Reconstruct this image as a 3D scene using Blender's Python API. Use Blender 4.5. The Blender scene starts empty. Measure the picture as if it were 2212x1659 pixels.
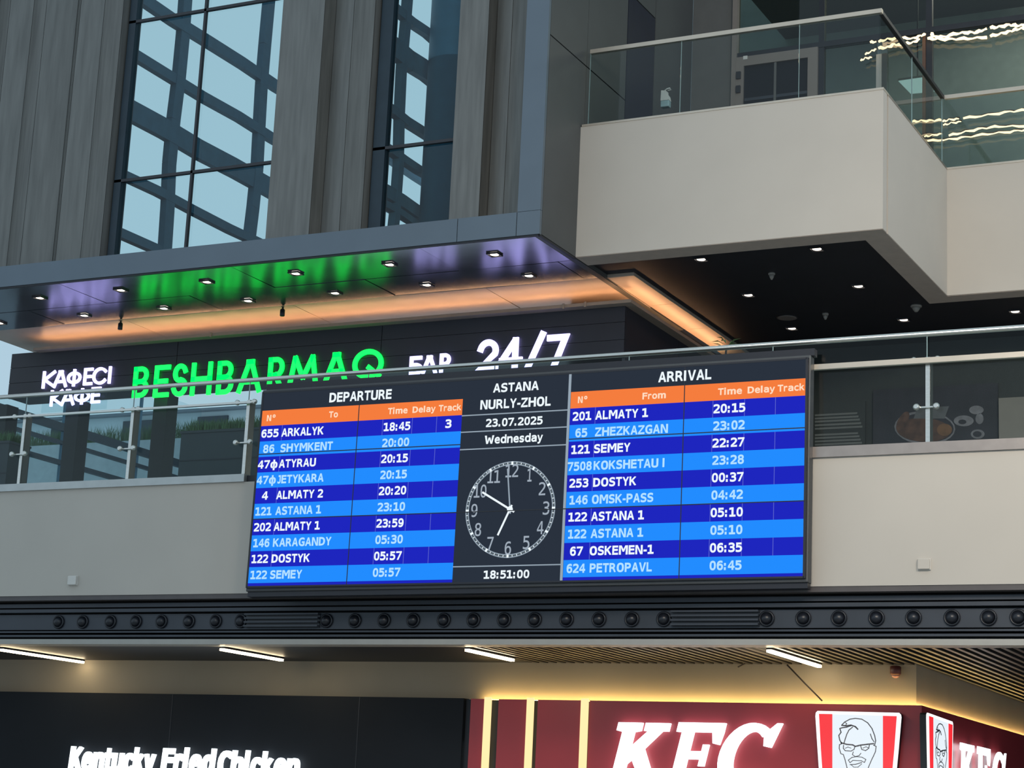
import bpy, bmesh, math, random
from mathutils import Vector, Matrix
random.seed(7)
S = bpy.context.scene
COL = S.collection
# ------------------------------------------------------------------ camera
F = 4275.457; W, H = 2212, 1659
R0 = Vector((0.897452, 0.438728, 0.045804))      # camera right
R1 = Vector((-0.056532, 0.217375, -0.97445))     # camera down
R2 = Vector((-0.437475, 0.871932, 0.219886))     # camera forward
O = Vector((0, 0, 1.6))
cd = bpy.data.cameras.new('camera'); cam = bpy.data.objects.new('camera', cd); COL.objects.link(cam)
cd.sensor_width = 36; cd.lens = F / W * 36; cd.clip_end = 500
mw = Matrix.Identity(4)
for i in range(3):
    mw[i][0] = R0[i]; mw[i][1] = -R1[i]; mw[i][2] = -R2[i]; mw[i][3] = O[i]
cam.matrix_world = mw
S.camera = cam
# ------------------------------------------------------------------ world
S.view_settings.view_transform = 'Standard'; S.view_settings.look = 'None'
S.view_settings.exposure = 0.0; S.view_settings.gamma = 1.0; S.view_settings.use_curve_mapping = False
wd = bpy.data.worlds.new('sky'); S.world = wd; wd.use_nodes = True
nt = wd.node_tree; nt.nodes.clear()
tc = nt.nodes.new('ShaderNodeTexCoord'); sp = nt.nodes.new('ShaderNodeSeparateXYZ')
rp = nt.nodes.new('ShaderNodeValToRGB'); bg = nt.nodes.new('ShaderNodeBackground'); wo = nt.nodes.new('ShaderNodeOutputWorld')
nz = nt.nodes.new('ShaderNodeTexNoise'); nz.inputs['Scale'].default_value = 3.0; nz.inputs['Detail'].default_value = 3
mx = nt.nodes.new('ShaderNodeMath'); mx.operation = 'MULTIPLY_ADD'; mx.inputs[1].default_value = 0.25
nt.links.new(tc.outputs['Generated'], sp.inputs[0]); nt.links.new(tc.outputs['Generated'], nz.inputs['Vector'])
nt.links.new(nz.outputs['Fac'], mx.inputs[0]); nt.links.new(sp.outputs['Z'], mx.inputs[2]); nt.links.new(mx.outputs[0], rp.inputs[0])
e = rp.color_ramp.elements
e[0].position = 0.1; e[0].color = (0.58, 0.73, 0.86, 1); e[1].position = 0.9; e[1].color = (0.48, 0.61, 0.70, 1)
nt.links.new(rp.outputs[0], bg.inputs[0]); bg.inputs[1].default_value = 1.0
nt.links.new(bg.outputs[0], wo.inputs[0])
def area(name, loc, target, sx, sy, power, color, spread=180):
    l = bpy.data.lights.new(name, 'AREA'); l.shape = 'RECTANGLE'; l.size = sx; l.size_y = sy; l.energy = power; l.color = color; l.spread = math.radians(spread)
    o = bpy.data.objects.new(name, l); COL.objects.link(o); o.location = loc
    o.rotation_euler = (Vector(target) - Vector(loc)).to_track_quat('-Z', 'Y').to_euler(); return o
# added warm fill lights, unseen, high on the right and behind the viewer
area('hall_fill', (6, 2, 12), (-4, 24, 9), 4, 3, 330, (1.0, 0.86, 0.70), 56)
area('concourse_fill', (-2, 4, 11), (-3, 19, 4), 5, 3, 120, (1.0, 0.88, 0.74), 70)

# ------------------------------------------------------------------ measuring (real planes in metres)
def ray(px, py):
    a = (px - W/2) / F; b = (py - H/2) / F
    return R0*a + R1*b + R2
def atY(px, py, D): d = ray(px, py); return O + d*(D/d.y)
def atX(px, py, X): d = ray(px, py); return O + d*(X/d.x)
def atZ(px, py, Z): d = ray(px, py); return O + d*((Z-1.6)/d.z)

# ------------------------------------------------------------------ materials
def lin(c): return tuple(((v/255+0.055)/1.055)**2.4 if v > 10 else v/255/12.92 for v in c)
def mat(name, col, rough=0.5, metal=0.0, var=0.08, scale=6.0, stretch=(1,1,1), bump=0.0, spec=0.5, rvar=0.0):
    m = bpy.data.materials.new(name); m.use_nodes = True; t = m.node_tree; b = t.nodes['Principled BSDF']
    b.inputs['Roughness'].default_value = rough; b.inputs['Metallic'].default_value = metal
    b.inputs['Specular IOR Level'].default_value = spec
    c = t.nodes.new('ShaderNodeTexCoord'); mp = t.nodes.new('ShaderNodeMapping'); mp.inputs['Scale'].default_value = stretch
    n = t.nodes.new('ShaderNodeTexNoise'); n.inputs['Scale'].default_value = scale; n.inputs['Detail'].default_value = 4
    r = t.nodes.new('ShaderNodeValToRGB')
    r.color_ramp.elements[0].position = .3; r.color_ramp.elements[1].position = .7
    r.color_ramp.elements[0].color = tuple(v*(1-var) for v in col) + (1,)
    r.color_ramp.elements[1].color = tuple(min(1, v*(1+var)) for v in col) + (1,)
    t.links.new(c.outputs['Object'], mp.inputs[0]); t.links.new(mp.outputs[0], n.inputs['Vector'])
    t.links.new(n.outputs['Fac'], r.inputs[0]); t.links.new(r.outputs[0], b.inputs['Base Color'])
    if bump:
        bp = t.nodes.new('ShaderNodeBump'); bp.inputs['Strength'].default_value = bump; bp.inputs['Distance'].default_value = .02
        t.links.new(n.outputs['Fac'], bp.inputs['Height']); t.links.new(bp.outputs[0], b.inputs['Normal'])
    if rvar:
        mr = t.nodes.new('ShaderNodeMapRange'); mr.inputs['To Min'].default_value = rough-rvar; mr.inputs['To Max'].default_value = rough+rvar
        t.links.new(n.outputs['Fac'], mr.inputs['Value']); t.links.new(mr.outputs[0], b.inputs['Roughness'])
    return m
def emit(name, col, strength=1.0):
    m = bpy.data.materials.new(name); m.use_nodes = True; t = m.node_tree; b = t.nodes['Principled BSDF']
    b.inputs['Base Color'].default_value = (0.02, 0.02, 0.02, 1); b.inputs['Roughness'].default_value = .4
    b.inputs['Emission Color'].default_value = tuple(col) + (1,); b.inputs['Emission Strength'].default_value = strength
    if name.startswith('screen'): b.inputs['Specular IOR Level'].default_value = 0; b.inputs['Base Color'].default_value = (0, 0, 0, 1)
    return m
def glass(name, tint, rough=0.02, gl=1.0):
    m = bpy.data.materials.new(name); m.use_nodes = True; t = m.node_tree; t.nodes.clear()
    o = t.nodes.new('ShaderNodeOutputMaterial'); mxs = t.nodes.new('ShaderNodeMixShader')
    tr = t.nodes.new('ShaderNodeBsdfTransparent'); tr.inputs[0].default_value = tuple(tint) + (1,)
    g = t.nodes.new('ShaderNodeBsdfGlossy'); g.inputs['Roughness'].default_value = rough; g.inputs['Color'].default_value = (gl, gl, gl, 1)
    fr = t.nodes.new('ShaderNodeFresnel'); fr.inputs[0].default_value = 1.45
    ge = t.nodes.new('ShaderNodeNewGeometry'); sb_ = t.nodes.new('ShaderNodeMath'); sb_.operation = 'SUBTRACT'; sb_.inputs[0].default_value = 1
    ml = t.nodes.new('ShaderNodeMath'); ml.operation = 'MULTIPLY'
    t.links.new(ge.outputs['Backfacing'], sb_.inputs[1]); t.links.new(fr.outputs[0], ml.inputs[0]); t.links.new(sb_.outputs[0], ml.inputs[1])
    t.links.new(ml.outputs[0], mxs.inputs[0]); t.links.new(tr.outputs[0], mxs.inputs[1]); t.links.new(g.outputs[0], mxs.inputs[2])
    t.links.new(mxs.outputs[0], o.inputs[0]); return m
M = {}
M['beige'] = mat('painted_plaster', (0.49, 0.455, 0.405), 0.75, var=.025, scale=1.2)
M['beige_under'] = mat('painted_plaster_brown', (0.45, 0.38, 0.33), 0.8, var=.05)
M['black'] = mat('black_metal', (0.012, 0.014, 0.02), 0.5, var=.2, scale=3)
M['groove'] = mat('frieze_metal', (0.035, 0.042, 0.055), 0.45, var=.15, scale=2)
M['nozzle'] = mat('nozzle_plastic', (0.010, 0.012, 0.018), 0.35, var=.1)
M['ceil'] = mat('black_ceiling_board', (0.008, 0.010, 0.016), 0.55, var=.15, scale=1.5)
M['fascia'] = mat('blue_grey_cladding', (0.13, 0.165, 0.20), 0.42, 0.3, var=.04, scale=1.5)
M['side'] = mat('dark_side_cladding', (0.085, 0.09, 0.09), 0.5, 0.2, var=.08, scale=1)
M['navy'] = mat('navy_cladding', (0.010, 0.013, 0.030), 0.4, var=.1)
M['soffit'] = mat('polished_soffit_metal', (0.17, 0.175, 0.21), 0.20, 0.85, var=.10, scale=1.3, rvar=.05)
M['cove'] = mat('cove_lit_soffit_metal', (0.50, 0.41, 0.34), 0.4, 0.25, var=.08, scale=2)
M['zinc'] = mat('zinc_reflection_mottle', (0.165, 0.165, 0.155), 0.42, 0.35, var=.16, scale=1.5, stretch=(9, 9, .7))  # blotchy tone stands in for reflections in the metal
M['zinc_b'] = mat('zinc_shaded_mottle', (0.135, 0.133, 0.122), 0.42, 0.35, var=.20, scale=1.3, stretch=(11, 11, .8))  # darker copy for the shaded folds, reflections painted in likewise
M['frame'] = mat('teal_black_window_frame', (0.018, 0.034, 0.048), 0.4, 0.2, var=.1)
M['mullion'] = mat('slim_dark_mullion', (0.035, 0.036, 0.042), 0.4, 0.3, var=.1)
M['steel_blue'] = mat('blue_painted_steel', (0.06, 0.16, 0.24), 0.5, 0.1, var=.08)
M['column'] = mat('blue_round_column', (0.075, 0.20, 0.30), 0.5, 0.1, var=.05)
M['signbox'] = mat('sign_box_laminate', (0.018, 0.020, 0.030), 0.45, var=.15, scale=1)
M['tan'] = mat('tan_trough', (0.30, 0.25, 0.21), 0.6, var=.06)
M['case'] = mat('display_case_metal', (0.07, 0.075, 0.08), 0.5, 0.3, var=.05)
M['bezel'] = mat('black_bezel', (0.012, 0.013, 0.02), 0.4, var=.05)
M['chrome'] = mat('brushed_steel', (0.62, 0.62, 0.58), 0.22, 0.95, var=.05, scale=20, stretch=(1, 1, 8))
M['rail_tan'] = mat('champagne_rail', (0.55, 0.49, 0.41), 0.35, 0.5, var=.04)
M['bronze'] = mat('bronze_channel', (0.36, 0.31, 0.28), 0.3, 0.7, var=.08)
M['channel'] = mat('pale_steel_channel', (0.45, 0.47, 0.46), 0.35, 0.6, var=.06)
M['strip'] = mat('grey_trim', (0.36, 0.35, 0.32), 0.5, var=.04)
M['brown'] = mat('brown_grey_lip', (0.085, 0.075, 0.075), 0.5, var=.08)
M['bulk'] = mat('bulkhead_paint', (0.30, 0.26, 0.20), 0.7, var=.05, scale=1.5)
M['shopblack'] = mat('anthracite_board', (0.010, 0.013, 0.018), 0.6, var=.12, scale=1, spec=.2)
M['red'] = mat('red_laminate', (0.36, 0.035, 0.045), 0.35, var=.06, scale=1)
M['slat'] = mat('bronze_slat', (0.022, 0.021, 0.022), 0.45, 0.0, var=.1)
M['dark'] = mat('charcoal_paint', (0.020, 0.024, 0.024), 0.6, var=.1)
M['wall3'] = mat('grey_partition', (0.11, 0.11, 0.105), 0.5, var=.06)
M['doorframe'] = mat('taupe_door_frame', (0.20, 0.175, 0.155), 0.5, var=.04)
M['floor'] = mat('polished_stone_floor', (0.46, 0.44, 0.40), 0.3, var=.08, scale=.6)
M['white'] = mat('white_plastic', (0.62, 0.60, 0.56), 0.5, var=.03)
M['leaf'] = mat('grass_leaf', (0.05, 0.11, 0.035), 0.6, var=.3, scale=9)
M['soil'] = mat('potting_soil', (0.03, 0.02, 0.015), 0.9, var=.3, scale=20, bump=.4)
M['planter'] = mat('charcoal_planter', (0.030, 0.038, 0.043), 0.5, var=.08)
M['planter_b'] = mat('blue_grey_planter', (0.42, 0.50, 0.54), 0.5, var=.08)
M['far'] = mat('far_facade', (0.42, 0.50, 0.53), 0.7, var=.08, scale=.2)
M['grille'] = mat('speaker_grille', (0.16, 0.14, 0.13), 0.6, var=.1)
M['sensor'] = mat('grey_sensor', (0.26, 0.25, 0.23), 0.5, var=.05)
M['cable'] = mat('dark_reflected_cord', (0.03, 0.022, 0.02), 0.6, var=.1)
M['poster'] = mat('dark_print', (0.018, 0.016, 0.022), 0.4, var=.3, scale=3)
M['food'] = mat('print_sausage', (0.075, 0.034, 0.022), 0.5, var=.5, scale=9)
M['plate'] = mat('print_plate', (0.16, 0.15, 0.17), 0.5, var=.25, scale=8)
M['cloth'] = mat('print_cloth', (0.09, 0.09, 0.10), 0.5, var=.2, scale=6)
M['line'] = mat('reflected_line', (0.13, 0.13, 0.13), 0.5)  # pale tone of the reflected vent lines
M['g_rail'] = glass('railing_glass', (0.84, 0.92, 0.92), gl=.5)
M['g_rail3'] = glass('balcony_glass', (0.88, 0.92, 0.92), gl=.7)
M['g_cube'] = glass('blue_tinted_glass', (0.76, 0.88, 0.89))
M['g_side'] = glass('grey_tinted_glass', (0.90, 0.95, 0.96), gl=.3)
M['g_room'] = glass('smoked_glass', (0.52, 0.56, 0.51))
M['edge'] = mat('glass_edge', (0.28, 0.38, 0.38), 0.2, 0.2, var=.05)
M['e_green'] = emit('green_acrylic', (0.0, 1.0, 0.07), 2.4)
M['e_white'] = emit('lilac_white_acrylic', (0.50, 0.46, 1.0), 2.9)
M['e_shop'] = emit('cool_white_acrylic', (0.86, 0.95, 1.0), 2.6)
M['e_box'] = emit('sign_white', lin((232, 242, 250)), 1.0)
M['e_rim'] = emit('sign_rim_white', (1.0, 1.0, 1.0), 1.3)
M['e_red'] = emit('sign_red', lin((250, 45, 55)), 1.0)
M['ink'] = mat('grey_ink', (0.17, 0.17, 0.20), 0.6)
M['e_cove'] = emit('warm_led_strip', (1.0, 0.52, 0.25), 21)
M['e_yel'] = emit('yellow_led_strip', (1.0, 0.66, 0.22), 34)
M['e_bar'] = emit('yellow_led_bar', (1.0, 0.75, 0.36), 1.15)
M['e_tube'] = emit('linear_lamp', (1.0, 0.80, 0.50), 26)
M['e_down'] = emit('downlight_lamp', (1.0, 0.86, 0.72), 3.0)
M['e_string'] = emit('warm_string_reflection', (1.0, 0.74, 0.42), 2.2)  # glow of the string lights reflected in the glazing
M['e_panel'] = emit('cool_reflection_panel', lin((185, 215, 225)), 2.2)  # glow of the panel that stands in for a glass reflection
M['s_bg'] = emit('screen_black', lin((42, 50, 62)), 1)
M['s_dark'] = emit('screen_navy', lin((30, 38, 190)), 1)
M['s_light'] = emit('screen_azure', lin((34, 140, 255)), 1)
M['s_org'] = emit('screen_orange', lin((245, 125, 62)), 1)
M['s_txt'] = emit('screen_white', lin((240, 250, 255)), 1)
M['s_txt2'] = emit('screen_pale_blue', lin((180, 225, 255)), 1)
M['s_hdr'] = emit('screen_cream', lin((255, 222, 195)), 1)
M['s_gry'] = emit('screen_grey', lin((160, 172, 185)), 1)
M['s_ln'] = emit('screen_line', lin((95, 105, 205)), 1)
M['s_wl'] = emit('screen_rule', lin((150, 165, 178)), 1)

# ------------------------------------------------------------------ mesh helpers
WORLD = {}
class MB:
    def __init__(s): s.v = []; s.f = []; s.sm = False
    def add(s, vs, fs):
        n = len(s.v); s.v += [Vector(v) for v in vs]; s.f += [tuple(i+n for i in f) for f in fs]; return s
    def box(s, x0, x1, y0, y1, z0, z1):
        return s.add([(x, y, z) for z in (z0, z1) for y in (y0, y1) for x in (x0, x1)],
                     [(0,2,3,1), (4,5,7,6), (0,1,5,4), (2,6,7,3), (0,4,6,2), (1,3,7,5)])
    def prism(s, pts, d):
        """pts: 3D loop, d: extrusion vector"""
        n = len(pts); d = Vector(d)
        return s.add([Vector(p) for p in pts] + [Vector(p)+d for p in pts],
                     [tuple(range(n)), tuple(range(2*n-1, n-1, -1))] + [(i, i+n, (i+1) % n+n, (i+1) % n) for i in range(n)])
    def bar(s, a, b, w, h, up=(0,0,1)):
        a = Vector(a); b = Vector(b); d = (b-a).normalized(); u = Vector(up)
        sd = d.cross(u).normalized(); u = sd.cross(d)
        c = [sd*w/2+u*h/2, -sd*w/2+u*h/2, -sd*w/2-u*h/2, sd*w/2-u*h/2]
        return s.add([a+x for x in c] + [b+x for x in c], [(0,1,2,3), (7,6,5,4)] + [(i, i+4, (i+1) % 4+4, (i+1) % 4) for i in range(4)])
    def tube(s, pts, r, n=10):
        pts = [Vector(p) for p in pts]; rings = []
        for i, p in enumerate(pts):
            d = (pts[min(i+1, len(pts)-1)] - pts[max(i-1, 0)]).normalized()
            u = Vector((0,0,1)) if abs(d.z) < .9 else Vector((1,0,0))
            a = d.cross(u).normalized(); b = a.cross(d)
            rr = r[i] if isinstance(r, (list, tuple)) else r
            rings.append([p + (a*math.cos(t) + b*math.sin(t))*rr for t in [2*math.pi*k/n for k in range(n)]])
        vs = [v for q in rings for v in q]; fs = []
        for i in range(len(pts)-1):
            for k in range(n): fs.append((i*n+k, i*n+(k+1) % n, (i+1)*n+(k+1) % n, (i+1)*n+k))
        fs += [tuple(range(n-1, -1, -1)), tuple(range((len(pts)-1)*n, len(pts)*n))]
        s.sm = True
        return s.add(vs, fs)
    def lathe(s, c, prof, axis='z', n=16):
        """prof: (radius, height) list about an axis through c"""
        c = Vector(c); vs = []; fs = []
        for r, h in prof:
            for k in range(n):
                t = 2*math.pi*k/n; p = (r*math.cos(t), r*math.sin(t), h)
                if axis == 'y': p = (p[0], p[2], p[1])
                vs.append(c + Vector(p))
        for i in range(len(prof)-1):
            for k in range(n): fs.append((i*n+k, i*n+(k+1) % n, (i+1)*n+(k+1) % n, (i+1)*n+k))
        fs += [tuple(range(n)), tuple(range((len(prof)-1)*n, len(prof)*n))]
        s.sm = True
        return s.add(vs, fs)
    def mesh(s, name, m, origin):
        me = bpy.data.meshes.new(name); me.from_pydata([v-origin for v in s.v], [], s.f)
        bm = bmesh.new(); bm.from_mesh(me); bmesh.ops.recalc_face_normals(bm, faces=bm.faces); bm.to_mesh(me); bm.free()
        me.materials.append(M[m] if isinstance(m, str) else m)
        if s.sm:
            for p in me.polygons: p.use_smooth = len(p.vertices) == 4
        return me
    def build(s, name, m, parent=None):
        if parent is None:
            xs = [v.x for v in s.v]; ys = [v.y for v in s.v]; zs = [v.z for v in s.v]
            origin = Vector(((min(xs)+max(xs))/2, (min(ys)+max(ys))/2, min(zs)))
        else: origin = WORLD[parent.name]
        o = bpy.data.objects.new(name, s.mesh(name, m, origin)); COL.objects.link(o)
        if parent: o.parent = parent
        else: o.location = origin
        WORLD[o.name] = origin
        return o
def box(name, m, x0, x1, y0, y1, z0, z1, parent=None): return MB().box(x0, x1, y0, y1, z0, z1).build(name, m, parent)
def tag(o, label=None, cat=None, group=None, kind=None):
    if label: o['label'] = label
    if cat: o['category'] = cat
    if group: o['group'] = group
    if kind: o['kind'] = kind
    return o
def empty(name, loc, label=None, cat=None, group=None, kind=None):
    o = bpy.data.objects.new(name, None); COL.objects.link(o); o.location = loc; o.empty_display_size = .2
    WORLD[o.name] = Vector(loc); return tag(o, label, cat, group, kind)
def struct(name, m, *b, label=None): return tag(box(name, m, *b), label, None, None, 'structure')
def copy_tree(o, loc=None, parent=None):
    c = o.copy(); COL.objects.link(c); c.parent = parent
    WORLD[c.name] = Vector(loc) if loc is not None else WORLD[o.name]
    if loc is not None: c.location = loc
    for ch in list(o.children): copy_tree(ch, None, c)
    return c
def bevel(o, w=.01, seg=2):
    b = o.modifiers.new('bevel', 'BEVEL'); b.width = w; b.segments = seg; b.limit_method = 'ANGLE'; return o

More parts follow.
